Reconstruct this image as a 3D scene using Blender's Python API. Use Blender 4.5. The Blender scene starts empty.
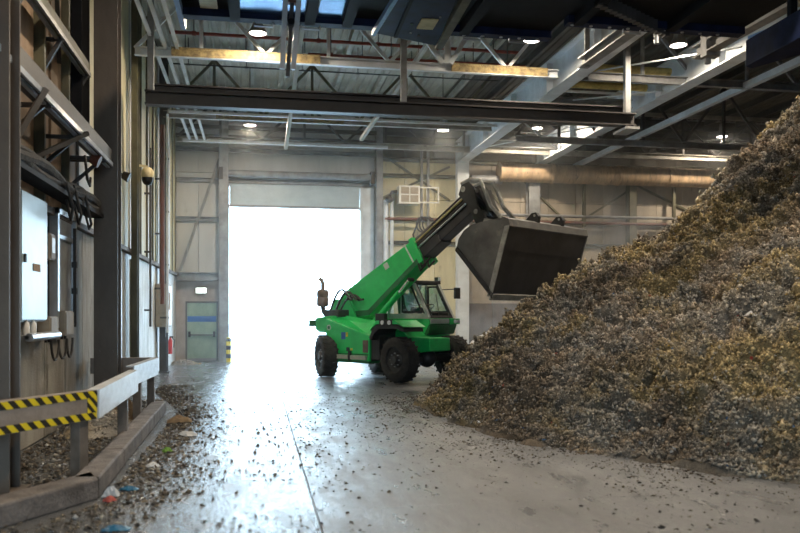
import bpy, bmesh, math, random
import numpy as np
from mathutils import Vector, Matrix, noise as mnoise
C = bpy.context.collection
SC = bpy.context.scene
R = math.radians
PI = math.pi

# ------------------------------------------------------------------ camera
cam_d = bpy.data.cameras.new('camera')
cam = bpy.data.objects.new('camera', cam_d)
C.objects.link(cam)
cam_d.sensor_width = 36.0
cam_d.lens = 36.0
cam_d.shift_y = 48.5 / 800
cam_d.clip_end = 300
cam.location = (0, 0, 1.7)
cam.rotation_euler = (R(90), 0, -math.atan(143 / 800))
cam_d.dof.use_dof = True
cam_d.dof.focus_distance = 17.0
cam_d.dof.aperture_fstop = 1.4
SC.camera = cam

# ------------------------------------------------------------------ sky, exposure
SKY = 13.0
w = bpy.data.worlds.new('overcast')
SC.world = w
w.use_nodes = True
nt = w.node_tree
bg = nt.nodes['Background']
tc = nt.nodes.new('ShaderNodeTexCoord')
sp = nt.nodes.new('ShaderNodeSeparateXYZ')
cr = nt.nodes.new('ShaderNodeValToRGB')
nt.links.new(tc.outputs['Generated'], sp.inputs[0])
nt.links.new(sp.outputs['Z'], cr.inputs[0])
nt.links.new(cr.outputs[0], bg.inputs[0])
cr.color_ramp.elements[0].color = (0.60, 0.83, 1.0, 1)
cr.color_ramp.elements[1].color = (0.45, 0.72, 1.0, 1)
bg.inputs[1].default_value = SKY
SC.view_settings.view_transform = 'Standard'
SC.view_settings.look = 'None'
SC.view_settings.exposure = 0.12
SC.view_settings.gamma = 1.0
SC.view_settings.use_curve_mapping = False
SC.cycles.max_bounces = 8
SC.cycles.diffuse_bounces = 5
SC.cycles.glossy_bounces = 4
SC.cycles.transmission_bounces = 6
SC.cycles.transparent_max_bounces = 12
SC.cycles.volume_bounces = 1
SC.cycles.sample_clamp_indirect = 8.0
SC.cycles.caustics_reflective = False
SC.cycles.caustics_refractive = False
try:
    SC.cycles.use_denoising = True
    SC.cycles.denoiser = 'OPENIMAGEDENOISE'
except Exception:
    pass


def portal(name, loc, rot, sx, sy):
    l = bpy.data.lights.new(name, 'AREA')
    l.shape = 'RECTANGLE'
    l.size, l.size_y = sx, sy
    l.cycles.is_portal = True
    o = bpy.data.objects.new(name, l)
    o.location = loc
    o.rotation_euler = rot
    C.objects.link(o)


# portals guide sky light through the gate and through the bay added behind the camera for ambient light
portal('gate_portal', (1.41, 30.3, 2.87), (R(-90), 0, 0), 4.8, 5.7)
portal('added_bay_portal', (-0.2, -5.2, 2.2), (R(90), 0, 0), 3.6, 4.4)

# ------------------------------------------------------------------ materials


def mat(name, c1, c2=None, scale=3.0, stretch=(1, 1, 1), rough=0.6, rough2=None, metal=0.0, bump=0.0,
        bscale=30.0, detail=6.0, lo=0.35, hi=0.65, spots=None, spot_amt=0.55, spec=0.5, emit=None, estr=0.0,
        coords='Object', spot_scale=2.2):
    m = bpy.data.materials.new(name)
    m.use_nodes = True
    n = m.node_tree.nodes
    L = m.node_tree.links
    b = n['Principled BSDF']
    b.inputs['Roughness'].default_value = rough
    b.inputs['Metallic'].default_value = metal
    b.inputs['Specular IOR Level'].default_value = spec
    t = n.new('ShaderNodeTexCoord')
    mp = n.new('ShaderNodeMapping')
    mp.inputs['Scale'].default_value = stretch
    L.new(t.outputs[coords], mp.inputs[0])
    nz = n.new('ShaderNodeTexNoise')
    nz.inputs['Scale'].default_value = scale
    nz.inputs['Detail'].default_value = detail
    nz.inputs['Roughness'].default_value = 0.65
    L.new(mp.outputs[0], nz.inputs[0])
    c2 = c2 or tuple(x * 0.75 for x in c1)
    rp = n.new('ShaderNodeValToRGB')
    rp.color_ramp.elements[0].position = lo
    rp.color_ramp.elements[1].position = hi
    rp.color_ramp.elements[0].color = (*c2, 1)
    rp.color_ramp.elements[1].color = (*c1, 1)
    L.new(nz.outputs[0], rp.inputs[0])
    col = rp.outputs[0]
    if spots:
        n2 = n.new('ShaderNodeTexNoise')
        n2.inputs['Scale'].default_value = spot_scale
        n2.inputs['Detail'].default_value = 8
        n2.inputs['Roughness'].default_value = 0.75
        L.new(mp.outputs[0], n2.inputs[0])
        r2 = n.new('ShaderNodeValToRGB')
        r2.color_ramp.elements[0].position = spot_amt
        r2.color_ramp.elements[1].position = spot_amt + 0.1
        r2.color_ramp.elements[0].color = (0, 0, 0, 1)
        r2.color_ramp.elements[1].color = (1, 1, 1, 1)
        L.new(n2.outputs[0], r2.inputs[0])
        mx = n.new('ShaderNodeMix')
        mx.data_type = 'RGBA'
        L.new(r2.outputs[0], mx.inputs['Factor'])
        L.new(col, mx.inputs['A'])
        mx.inputs['B'].default_value = (*spots, 1)
        col = mx.outputs['Result']
    L.new(col, b.inputs['Base Color'])
    if rough2 is not None:
        mr = n.new('ShaderNodeMapRange')
        mr.inputs['From Min'].default_value = 0.35
        mr.inputs['From Max'].default_value = 0.65
        mr.inputs['To Min'].default_value = rough
        mr.inputs['To Max'].default_value = rough2
        n3 = n.new('ShaderNodeTexNoise')
        n3.inputs['Scale'].default_value = scale * 1.7
        n3.inputs['Detail'].default_value = 5
        L.new(mp.outputs[0], n3.inputs[0])
        L.new(n3.outputs[0], mr.inputs['Value'])
        L.new(mr.outputs[0], b.inputs['Roughness'])
    if bump:
        nb = n.new('ShaderNodeTexNoise')
        nb.inputs['Scale'].default_value = bscale
        nb.inputs['Detail'].default_value = 6
        L.new(t.outputs[coords], nb.inputs[0])
        bp = n.new('ShaderNodeBump')
        bp.inputs['Strength'].default_value = bump
        bp.inputs['Distance'].default_value = 0.03
        L.new(nb.outputs[0], bp.inputs['Height'])
        L.new(bp.outputs[0], b.inputs['Normal'])
    if emit:
        b.inputs['Emission Color'].default_value = (*emit, 1)
        b.inputs['Emission Strength'].default_value = estr
    return m


def stripes(name, ca, cb, period, dirv, duty=0.5, rough=0.55):
    m = bpy.data.materials.new(name)
    m.use_nodes = True
    n = m.node_tree.nodes
    L = m.node_tree.links
    b = n['Principled BSDF']
    b.inputs['Roughness'].default_value = rough
    t = n.new('ShaderNodeTexCoord')
    d = n.new('ShaderNodeVectorMath')
    d.operation = 'DOT_PRODUCT'
    d.inputs[1].default_value = dirv
    L.new(t.outputs['Object'], d.inputs[0])
    m1 = n.new('ShaderNodeMath')
    m1.operation = 'DIVIDE'
    m1.inputs[1].default_value = period
    L.new(d.outputs['Value'], m1.inputs[0])
    m2 = n.new('ShaderNodeMath')
    m2.operation = 'FRACT'
    L.new(m1.outputs[0], m2.inputs[0])
    m3 = n.new('ShaderNodeMath')
    m3.operation = 'GREATER_THAN'
    m3.inputs[1].default_value = duty
    L.new(m2.outputs[0], m3.inputs[0])
    mx = n.new('ShaderNodeMix')
    mx.data_type = 'RGBA'
    mx.inputs['A'].default_value = (*ca, 1)
    mx.inputs['B'].default_value = (*cb, 1)
    L.new(m3.outputs[0], mx.inputs['Factor'])
    L.new(mx.outputs['Result'], b.inputs['Base Color'])
    return m


def glass(name, tint, rough=0.05, alpha=0.35):
    m = bpy.data.materials.new(name)
    m.use_nodes = True
    n = m.node_tree.nodes
    L = m.node_tree.links
    n.remove(n['Principled BSDF'])
    out = n['Material Output']
    g = n.new('ShaderNodeBsdfGlossy')
    g.inputs['Roughness'].default_value = rough
    tr = n.new('ShaderNodeBsdfTransparent')
    tr.inputs['Color'].default_value = (*tint, 1)
    mx = n.new('ShaderNodeMixShader')
    mx.inputs[0].default_value = alpha
    L.new(tr.outputs[0], mx.inputs[1])
    L.new(g.outputs[0], mx.inputs[2])
    L.new(mx.outputs[0], out.inputs[0])
    return m


M = {}
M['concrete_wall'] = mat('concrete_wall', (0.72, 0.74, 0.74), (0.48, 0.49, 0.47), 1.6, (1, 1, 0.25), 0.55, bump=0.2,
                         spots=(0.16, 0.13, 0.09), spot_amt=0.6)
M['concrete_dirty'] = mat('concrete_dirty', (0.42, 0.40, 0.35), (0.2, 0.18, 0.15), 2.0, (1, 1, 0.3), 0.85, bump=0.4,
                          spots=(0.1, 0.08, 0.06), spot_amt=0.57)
M['render_pink'] = mat('render_pink', (0.42, 0.36, 0.31), (0.3, 0.26, 0.23), 1.5, (1, 1, 0.6), 0.85, bump=0.2)
M['cladding'] = mat('cladding', (0.56, 0.56, 0.55), (0.44, 0.44, 0.43), 0.8, (1, 1, 0.3), 0.6, spots=(0.3, 0.29, 0.26),
                    spot_amt=0.6)
M['cladding_yellow'] = mat('cladding_yellow', (0.74, 0.68, 0.46), (0.55, 0.5, 0.32), 1.2, (1, 1, 0.2), 0.6,
                           spots=(0.14, 0.12, 0.07), spot_amt=0.6)
M['cladding_warm'] = mat('cladding_warm', (0.52, 0.46, 0.37), (0.34, 0.29, 0.23), 0.9, (1, 1, 0.5), 0.75,
                         spots=(0.14, 0.11, 0.08), spot_amt=0.62)
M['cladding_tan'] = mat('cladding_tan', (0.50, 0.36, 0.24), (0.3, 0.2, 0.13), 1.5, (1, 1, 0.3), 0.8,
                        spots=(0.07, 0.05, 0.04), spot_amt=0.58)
M['brown_wall'] = mat('brown_wall', (0.17, 0.135, 0.11), (0.08, 0.065, 0.055), 2, (1, 1, 0.5), 0.9, bump=0.3)
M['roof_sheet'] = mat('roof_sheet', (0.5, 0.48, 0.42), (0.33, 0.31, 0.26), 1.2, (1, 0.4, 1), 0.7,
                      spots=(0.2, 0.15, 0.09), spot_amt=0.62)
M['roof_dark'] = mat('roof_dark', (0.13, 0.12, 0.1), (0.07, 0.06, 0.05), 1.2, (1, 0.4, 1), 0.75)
M['steel_dark'] = mat('steel_dark', (0.07, 0.066, 0.064), (0.04, 0.037, 0.036), 2, (1, 1, 1), 0.5, bump=0.1)
M['steel_column'] = mat('steel_column', (0.15, 0.118, 0.09), (0.09, 0.07, 0.055), 1.5, (1, 1, 0.4), 0.55, bump=0.1)
M['steel_olive'] = mat('steel_olive', (0.16, 0.15, 0.09), (0.08, 0.075, 0.05), 3, (1, 1, 0.4), 0.6)
M['steel_grey'] = mat('steel_grey', (0.30, 0.31, 0.32), (0.17, 0.17, 0.17), 2.5, (1, 1, 1), 0.45)
M['steel_pale'] = mat('steel_pale', (0.72, 0.77, 0.82), (0.52, 0.56, 0.6), 1.5, (1, 1, 1), 0.42,
                      spots=(0.25, 0.22, 0.18), spot_amt=0.66)
M['steel_white'] = mat('steel_white', (0.72, 0.76, 0.8), (0.55, 0.58, 0.6), 2, (1, 1, 1), 0.4)
M['truss_paint'] = mat('truss_paint', (0.46, 0.45, 0.41), (0.26, 0.24, 0.2), 2, (1, 1, 1), 0.5)
M['truss_lit_dust'] = mat('truss_lit_dust', (0.36, 0.28, 0.13), (0.12, 0.09, 0.05), 7, (1, 1, 1), 0.85, bump=0.6,
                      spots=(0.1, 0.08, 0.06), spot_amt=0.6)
M['galv'] = mat('galv', (0.55, 0.58, 0.62), (0.38, 0.4, 0.43), 4, (1, 1, 1), 0.3, metal=0.8)
M['edge_metal'] = mat('edge_metal', (0.6, 0.68, 0.78), (0.4, 0.46, 0.55), 4, (1, 1, 1), 0.28, metal=0.3)
M['beam_dark'] = mat('beam_dark', (0.045, 0.042, 0.042), (0.028, 0.026, 0.026), 3, (1, 1, 1), 0.5)
M['rail_steel'] = mat('rail_steel', (0.66, 0.68, 0.7), (0.45, 0.45, 0.45), 3, (1, 1, 3), 0.38,
                      spots=(0.14, 0.12, 0.1), spot_amt=0.6, bump=0.1)
M['rail_brown'] = mat('rail_brown', (0.34, 0.29, 0.25), (0.22, 0.18, 0.15), 3, (1, 1, 1), 0.6, bump=0.2)
M['post_brown'] = mat('post_brown', (0.22, 0.18, 0.15), (0.12, 0.1, 0.08), 4, (1, 1, 1), 0.6)
M['curb'] = mat('curb', (0.2, 0.175, 0.16), (0.09, 0.078, 0.07), 4, (1, 1, 1), 0.75, bump=0.5,
                spots=(0.06, 0.05, 0.04), spot_amt=0.58)
M['red_pipe'] = mat('red_pipe', (0.34, 0.05, 0.03), (0.17, 0.035, 0.025), 4, (1, 1, 1), 0.5)
M['rust_pipe'] = mat('rust_pipe', (0.19, 0.065, 0.04), (0.09, 0.04, 0.03), 4, (1, 1, 0.3), 0.6)
M['navy'] = mat('navy', (0.010, 0.018, 0.06), (0.005, 0.008, 0.025), 3, (1, 1, 1), 0.6, spec=.2)
M['black_steel'] = mat('black_steel', (0.010, 0.011, 0.014), (0.006, 0.006, 0.008), 3, (1, 1, 1), 0.7, spec=.15)
M['blue_sheet'] = mat('blue_sheet', (0.16, 0.33, 0.55), (0.06, 0.14, 0.28), 1.6, (1, 4, 1), 0.2, metal=0.7)
M['blue_edge'] = mat('blue_edge', (0.25, 0.45, 0.8), (0.15, 0.3, 0.6), 4, (1, 1, 1), 0.35)
M['yellow_plate'] = mat('yellow_plate', (0.62, 0.55, 0.28), (0.42, 0.36, 0.17), 4, (1, 1, 1), 0.5)
M['yellow_lit_tube'] = mat('yellow_lit_tube', (0.8, 0.64, 0.24), (0.4, 0.3, 0.1), 4, (1, 1, 1), 0.5)
M['cable'] = mat('cable', (0.02, 0.02, 0.022), (0.035, 0.03, 0.025), 8, (1, 1, 1), 0.6)
M['dusty_cable'] = mat('dusty_cable', (0.05, 0.045, 0.04), (0.02, 0.02, 0.02), 12, (1, 1, 1), 0.9, bump=0.8)
M['cabinet'] = mat('cabinet', (0.36, 0.46, 0.50), (0.28, 0.38, 0.42), 2, (1, 1, 1), 0.34, metal=0.1)
M['beige_box'] = mat('beige_box', (0.36, 0.31, 0.24), (0.25, 0.21, 0.16), 4, (1, 1, 1), 0.6)
M['white_plastic'] = mat('white_plastic', (0.75, 0.75, 0.72), (0.62, 0.62, 0.6), 4, (1, 1, 1), 0.4)
M['cream'] = mat('cream', (0.7, 0.6, 0.36), (0.55, 0.46, 0.27), 6, (1, 1, 1), 0.5)
M['door_green'] = mat('door_green', (0.30, 0.40, 0.30), (0.2, 0.29, 0.22), 2, (1, 1, 0.5), 0.5,
                      spots=(0.2, 0.17, 0.12), spot_amt=0.64)
M['door_blue'] = mat('door_blue', (0.02, 0.13, 0.42), (0.015, 0.09, 0.32), 3, (1, 1, 1), 0.4)
M['door_frame'] = mat('door_frame', (0.13, 0.13, 0.13), (0.08, 0.08, 0.08), 3, (1, 1, 1), 0.5)
M['gate_slat'] = mat('gate_slat', (0.50, 0.58, 0.62), (0.42, 0.5, 0.55), 2, (1, 1, 1), 0.45)
M['red'] = mat('red', (0.6, 0.02, 0.02), (0.4, 0.015, 0.015), 3, (1, 1, 1), 0.35)
M['duct'] = mat('duct', (0.60, 0.43, 0.26), (0.36, 0.25, 0.16), 2, (3, 1, 1), 0.6, spots=(0.13, 0.1, 0.08),
                spot_amt=0.56, bump=0.3)  # orange of the lamp light is put into the duct colour
M['green'] = mat('green', (0.02, 0.56, 0.13), (0.015, 0.44, 0.10), 2.5, (1, 1, 1), 0.32,
                 spots=(0.05, 0.24, 0.09), spot_amt=0.66)
M['green_dark'] = mat('green_dark', (0.015, 0.16, 0.05), (0.01, 0.09, 0.03), 2.5, (1, 1, 1), 0.45)
M['machine_black'] = mat('machine_black', (0.025, 0.027, 0.03), (0.012, 0.012, 0.014), 5, (1, 1, 1), 0.5)
M['boom_steel'] = mat('boom_steel', (0.035, 0.038, 0.045), (0.018, 0.018, 0.022), 3, (1, 1, 1), 0.35)
M['hose_yellow'] = mat('hose_yellow', (0.45, 0.38, 0.14), (0.25, 0.2, 0.08), 5, (1, 1, 1), 0.6)
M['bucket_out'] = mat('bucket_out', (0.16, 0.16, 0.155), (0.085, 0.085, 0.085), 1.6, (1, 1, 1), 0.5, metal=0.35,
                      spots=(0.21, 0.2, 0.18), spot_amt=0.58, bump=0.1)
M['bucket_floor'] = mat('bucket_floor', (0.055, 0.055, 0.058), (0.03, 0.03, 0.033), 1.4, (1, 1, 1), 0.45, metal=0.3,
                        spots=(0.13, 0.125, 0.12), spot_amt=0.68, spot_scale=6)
M['worn_edge'] = mat('worn_edge', (0.42, 0.42, 0.4), (0.22, 0.22, 0.2), 5, (1, 1, 1), 0.45, metal=0.4)
M['tyre'] = mat('tyre', (0.04, 0.038, 0.036), (0.022, 0.021, 0.02), 6, (1, 1, 1), 0.85,
                spots=(0.12, 0.11, 0.1), spot_amt=0.62, spot_scale=7, bump=0.4)
M['rim'] = mat('rim', (0.06, 0.058, 0.056), (0.03, 0.03, 0.03), 6, (1, 1, 1), 0.6)
M['cab_white'] = mat('cab_white', (0.50, 0.52, 0.48), (0.36, 0.38, 0.35), 4, (1, 1, 1), 0.4)
M['rubber'] = mat('rubber', (0.015, 0.016, 0.018), None, 5, (1, 1, 1), 0.5)
M['glass'] = glass('cab_glass', (0.84, 0.92, 0.93), 0.03, 0.10)
M['lens'] = mat('lens', (0.75, 0.78, 0.8), (0.5, 0.52, 0.55), 6, (1, 1, 1), 0.15)
M['lens_red'] = mat('lens_red', (0.35, 0.05, 0.03), None, 6, (1, 1, 1), 0.3)
M['exhaust'] = mat('exhaust', (0.20, 0.15, 0.13), (0.11, 0.08, 0.07), 5, (1, 1, 1), 0.7, bump=0.3)
M['sticker_white'] = mat('sticker_white', (0.62, 0.65, 0.6), None, 6, (1, 1, 1), 0.4)
M['sticker_blue'] = mat('sticker_blue', (0.03, 0.12, 0.4), None, 6, (1, 1, 1), 0.4)
M['sticker_yellow'] = mat('sticker_yellow', (0.7, 0.55, 0.05), None, 6, (1, 1, 1), 0.4)
M['step_plate'] = mat('step_plate', (0.42, 0.46, 0.36), (0.3, 0.33, 0.26), 8, (1, 1, 1), 0.5)
M['chrome'] = mat('chrome', (0.75, 0.78, 0.78), (0.6, 0.62, 0.62), 6, (1, 1, 1), 0.15, metal=1.0)
M['skin'] = mat('skin', (0.52, 0.32, 0.23), (0.45, 0.26, 0.18), 12, (1, 1, 1), 0.55)
M['hair'] = mat('hair', (0.035, 0.025, 0.018), None, 30, (1, 1, 1), 0.7)
M['shirt'] = mat('shirt', (0.75, 0.82, 0.88), (0.62, 0.7, 0.78), 9, (1, 1, 1), 0.85)
M['trousers'] = mat('trousers', (0.04, 0.05, 0.08), None, 9, (1, 1, 1), 0.85)
M['eye'] = mat('eye', (0.03, 0.02, 0.015), None, 9, (1, 1, 1), 0.2)
M['seat'] = mat('seat', (0.03, 0.03, 0.035), None, 9, (1, 1, 1), 0.8)
M['tape'] = stripes('tape', (0.78, 0.6, 0.02), (0.02, 0.018, 0.015), 0.15, (1, 0, 1.0))
M['tape_end'] = stripes('tape_end', (0.78, 0.6, 0.02), (0.02, 0.018, 0.015), 0.11, (1.0, 0, 1.0))
M['bollard'] = stripes('bollard', (0.75, 0.6, 0.05), (0.02, 0.02, 0.02), 0.3, (0, 0, 1.0))
M['lamp_body'] = mat('lamp_body', (0.35, 0.34, 0.33), None, 6, (1, 1, 1), 0.4)
M['lamp_lit'] = mat('lamp_lit', (0.9, 0.9, 0.9), None, 6, emit=(1.0, 0.86, 0.82), estr=22.0)
M['exit_lit'] = mat('exit_lit', (0.9, 0.95, 0.9), None, 6, emit=(0.9, 1.0, 0.93), estr=2.5)
M['yard'] = mat('yard', (0.55, 0.56, 0.56), (0.45, 0.46, 0.46), 0.5, (1, 1, 1), 0.7)
M['blue_plastic'] = mat('blue_plastic', (0.03, 0.17, 0.28), (0.02, 0.1, 0.18), 12, (1, 1, 1), 0.35)
M['cardboard'] = mat('cardboard', (0.34, 0.23, 0.12), (0.22, 0.14, 0.08), 8, (1, 1, 1), 0.85)
M['rag_white'] = mat('rag_white', (0.62, 0.63, 0.63), (0.4, 0.4, 0.4), 8, (1, 1, 1), 0.8)
M['rag_green'] = mat('rag_green', (0.16, 0.32, 0.04), (0.1, 0.2, 0.03), 8, (1, 1, 1), 0.8)
M['rag_red'] = mat('rag_red', (0.42, 0.08, 0.06), None, 8, (1, 1, 1), 0.7)

# floor: worn damp concrete, gloss broken by dust, tyre smears and stains


def floor_mat(fname='floor_concrete', c1=(0.135, 0.145, 0.16), r0=.26, r1=.48):
    m = mat(fname, c1, tuple(q * .72 for q in c1), 0.9, (1, 0.55, 1), 0.5, bump=0.0,
            spots=(0.09, 0.088, 0.085), spot_amt=0.60, coords='Object', spot_scale=1.6)
    n = m.node_tree.nodes
    L = m.node_tree.links
    b = n['Principled BSDF']
    t = [x for x in n if x.type == 'TEX_COORD'][0]
    mp = n.new('ShaderNodeMapping')
    mp.inputs['Scale'].default_value = (1.6, 0.5, 1)
    L.new(t.outputs['Object'], mp.inputs[0])
    nz = n.new('ShaderNodeTexNoise')
    nz.inputs['Scale'].default_value = 1.7
    nz.inputs['Detail'].default_value = 9
    nz.inputs['Roughness'].default_value = 0.7
    L.new(mp.outputs[0], nz.inputs[0])
    mr = n.new('ShaderNodeMapRange')
    mr.inputs['From Min'].default_value = 0.38
    mr.inputs['From Max'].default_value = 0.62
    mr.inputs['To Min'].default_value = r0
    mr.inputs['To Max'].default_value = r1
    L.new(nz.outputs[0], mr.inputs['Value'])
    L.new(mr.outputs[0], b.inputs['Roughness'])
    nb = n.new('ShaderNodeTexNoise')
    nb.inputs['Scale'].default_value = 9.0
    nb.inputs['Detail'].default_value = 10
    nb.inputs['Roughness'].default_value = 0.75
    L.new(mp.outputs[0], nb.inputs[0])
    bp = n.new('ShaderNodeBump')
    bp.inputs['Strength'].default_value = 0.55
    bp.inputs['Distance'].default_value = 0.02
    L.new(nb.outputs[0], bp.inputs['Height'])
    L.new(bp.outputs[0], b.inputs['Normal'])
    return m


M['floor'] = floor_mat()
M['floor_wet'] = floor_mat('floor_wet', (0.13, 0.135, 0.14), .12, .32)
M['floor'].node_tree.nodes['Principled BSDF'].inputs['Specular IOR Level'].default_value = 0.8


def attr_mat(name, rough=0.85, bump=0.0):
    m = bpy.data.materials.new(name)
    m.use_nodes = True
    n = m.node_tree.nodes
    L = m.node_tree.links
    b = n['Principled BSDF']
    b.inputs['Roughness'].default_value = rough
    b.inputs['Specular IOR Level'].default_value = 0.3
    a = n.new('ShaderNodeAttribute')
    a.attribute_name = 'chip_colour'
    t = n.new('ShaderNodeTexCoord')
    nz = n.new('ShaderNodeTexNoise')
    nz.inputs['Scale'].default_value = 45
    nz.inputs['Detail'].default_value = 6
    nz.inputs['Roughness'].default_value = 0.8
    L.new(t.outputs['Object'], nz.inputs[0])
    mr = n.new('ShaderNodeMapRange')
    mr.inputs['From Min'].default_value = 0.3
    mr.inputs['From Max'].default_value = 0.7
    mr.inputs['To Min'].default_value = 0.45
    mr.inputs['To Max'].default_value = 1.5
    L.new(nz.outputs[0], mr.inputs['Value'])
    mx = n.new('ShaderNodeVectorMath')
    mx.operation = 'SCALE'
    L.new(a.outputs['Color'], mx.inputs[0])
    L.new(mr.outputs[0], mx.inputs['Scale'])
    L.new(mx.outputs[0], b.inputs['Base Color'])
    if bump:
        bp = n.new('ShaderNodeBump')
        bp.inputs['Strength'].default_value = bump
        bp.inputs['Distance'].default_value = 0.03
        L.new(nz.outputs[0], bp.inputs['Height'])
        L.new(bp.outputs[0], b.inputs['Normal'])
    return m


M['waste'] = attr_mat('waste', 0.85, 0.9)

# ------------------------------------------------------------------ mesh helpers


class MB:
    def __init__(s):
        s.v = []
        s.f = []

    def add(s, vs, fs):
        k = len(s.v)
        s.v += [tuple(p) for p in vs]
        s.f += [tuple(i + k for i in f) for f in fs]
        return s

    def box(s, x0, x1, y0, y1, z0, z1):
        return s.add([(x0, y0, z0), (x1, y0, z0), (x1, y1, z0), (x0, y1, z0),
                      (x0, y0, z1), (x1, y0, z1), (x1, y1, z1), (x0, y1, z1)],
                     [(0, 3, 2, 1), (4, 5, 6, 7), (0, 1, 5, 4), (1, 2, 6, 5), (2, 3, 7, 6), (3, 0, 4, 7)])

    def bar(s, p0, p1, wd, h, up=(0, 0, 1)):
        pr = [(-wd / 2, -h / 2), (wd / 2, -h / 2), (wd / 2, h / 2), (-wd / 2, h / 2)]
        return s.sweep(pr, p0, p1, up)

    def sweep(s, pr, p0, p1, up=(0, 0, 1)):
        p0 = Vector(p0)
        p1 = Vector(p1)
        d = (p1 - p0).normalized()
        up = Vector(up)
        if abs(d.dot(up)) > 0.98:
            up = Vector((0, 1, 0))
        x = d.cross(up).normalized()
        z = x.cross(d).normalized()
        n = len(pr)
        vs = [p0 + x * a + z * b for a, b in pr] + [p1 + x * a + z * b for a, b in pr]
        fs = [(i, (i + 1) % n, n + (i + 1) % n, n + i) for i in range(n)]
        fs += [tuple(range(n - 1, -1, -1)), tuple(range(n, 2 * n))]
        return s.add(vs, fs)

    def ibeam(s, p0, p1, h, wd, tf=0.03, tw=0.02, up=(0, 0, 1)):
        a, b = wd / 2, h / 2
        pr = [(-a, -b), (a, -b), (a, -b + tf), (tw / 2, -b + tf), (tw / 2, b - tf), (a, b - tf), (a, b), (-a, b),
              (-a, b - tf), (-tw / 2, b - tf), (-tw / 2, -b + tf), (-a, -b + tf)]
        return s.sweep(pr, p0, p1, up)

    def channel(s, p0, p1, h, wd, t=0.012, up=(0, 0, 1), flip=1):
        b = h / 2
        pr = [(0, -b), (wd * flip, -b), (wd * flip, -b + t), (t * flip, -b + t), (t * flip, b - t), (wd * flip, b - t),
              (wd * flip, b), (0, b)]
        return s.sweep(pr, p0, p1, up)

    def cyl(s, p0, p1, r0, r1=None, n=12):
        r1 = r0 if r1 is None else r1
        return s.tube([p0, p1], [r0, r1], n)

    def tube(s, pts, r, n=8):
        pts = [Vector(p) for p in pts]
        rs = r if isinstance(r, (list, tuple)) else [r] * len(pts)
        k = len(s.v)
        ref = None
        for i, p in enumerate(pts):
            d = (pts[min(i + 1, len(pts) - 1)] - pts[max(i - 1, 0)]).normalized()
            if ref is None:
                ref = Vector((0, 0, 1)) if abs(d.z) < 0.9 else Vector((0, 1, 0))
            x = d.cross(ref).normalized()
            y = x.cross(d).normalized()
            ref = y
            for j in range(n):
                a = 2 * PI * j / n
                s.v.append(tuple(p + (x * math.cos(a) + y * math.sin(a)) * rs[i]))
        for i in range(len(pts) - 1):
            for j in range(n):
                s.f.append((k + i * n + j, k + i * n + (j + 1) % n, k + (i + 1) * n + (j + 1) % n, k + (i + 1) * n + j))
        s.f.append(tuple(k + j for j in range(n - 1, -1, -1)))
        e = k + (len(pts) - 1) * n
        s.f.append(tuple(e + j for j in range(n)))
        return s

    def prism(s, poly, y0, y1):
        """poly in (x, z), extruded along y"""
        n = len(poly)
        vs = [(a, y0, b) for a, b in poly] + [(a, y1, b) for a, b in poly]
        fs = [tuple(range(n)), tuple(range(2 * n - 1, n - 1, -1))]
        fs += [((i + 1) % n, i, n + i, n + (i + 1) % n) for i in range(n)]
        return s.add(vs, fs)

    def prismz(s, poly, z0, z1):
        n = len(poly)
        vs = [(a, b, z0) for a, b in poly] + [(a, b, z1) for a, b in poly]
        fs = [tuple(range(n - 1, -1, -1)), tuple(range(n, 2 * n))]
        fs += [(i, (i + 1) % n, n + (i + 1) % n, n + i) for i in range(n)]
        return s.add(vs, fs)

    def lathe(s, prof, n=24, axis='z', c=(0, 0, 0)):
        k = len(s.v)
        for r, h in prof:
            for j in range(n):
                a = 2 * PI * j / n
                if axis == 'z':
                    p = (c[0] + r * math.cos(a), c[1] + r * math.sin(a), c[2] + h)
                else:
                    p = (c[0] + r * math.cos(a), c[1] + h, c[2] + r * math.sin(a))
                s.v.append(p)
        for i in range(len(prof) - 1):
            for j in range(n):
                s.f.append((k + i * n + j, k + i * n + (j + 1) % n, k + (i + 1) * n + (j + 1) % n, k + (i + 1) * n + j))
        return s

    def ell(s, c, r, n=12, m=8):
        k = len(s.v)
        for i in range(m + 1):
            t = PI * i / m
            for j in range(n):
                a = 2 * PI * j / n
                s.v.append((c[0] + r[0] * math.sin(t) * math.cos(a), c[1] + r[1] * math.sin(t) * math.sin(a),
                            c[2] + r[2] * math.cos(t)))
        for i in range(m):
            for j in range(n):
                s.f.append((k + i * n + j, k + (i + 1) * n + j, k + (i + 1) * n + (j + 1) % n, k + i * n + (j + 1) % n))
        return s

    def mesh(s, name, m, smooth=False):
        me = bpy.data.meshes.new(name)
        me.from_pydata(s.v, [], s.f)
        bm = bmesh.new()
        bm.from_mesh(me)
        bmesh.ops.remove_doubles(bm, verts=bm.verts, dist=1e-5)
        bmesh.ops.recalc_face_normals(bm, faces=bm.faces)
        bm.to_mesh(me)
        bm.free()
        if m is not None:
            me.materials.append(m)
        if smooth:
            for p in me.polygons:
                p.use_smooth = True
        return me

    def build(s, name, m, parent=None, smooth=False, bevel=0.0, loc=None, rot=None, label=None):
        if isinstance(m, str):
            m = M[m]
        o = bpy.data.objects.new(name, s.mesh(name, m, smooth))
        C.objects.link(o)
        if parent is not None:
            o.parent = parent
        if loc:
            o.location = loc
        if rot:
            o.rotation_euler = rot
        if bevel:
            b = o.modifiers.new('bevel', 'BEVEL')
            b.width = bevel
            b.segments = 2
            b.limit_method = 'ANGLE'
            b.angle_limit = R(40)
        if smooth:
            try:
                o.data.set_sharp_from_angle(angle=R(40))
            except Exception:
                pass
        if label:
            o['label'] = label
        return o


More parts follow.
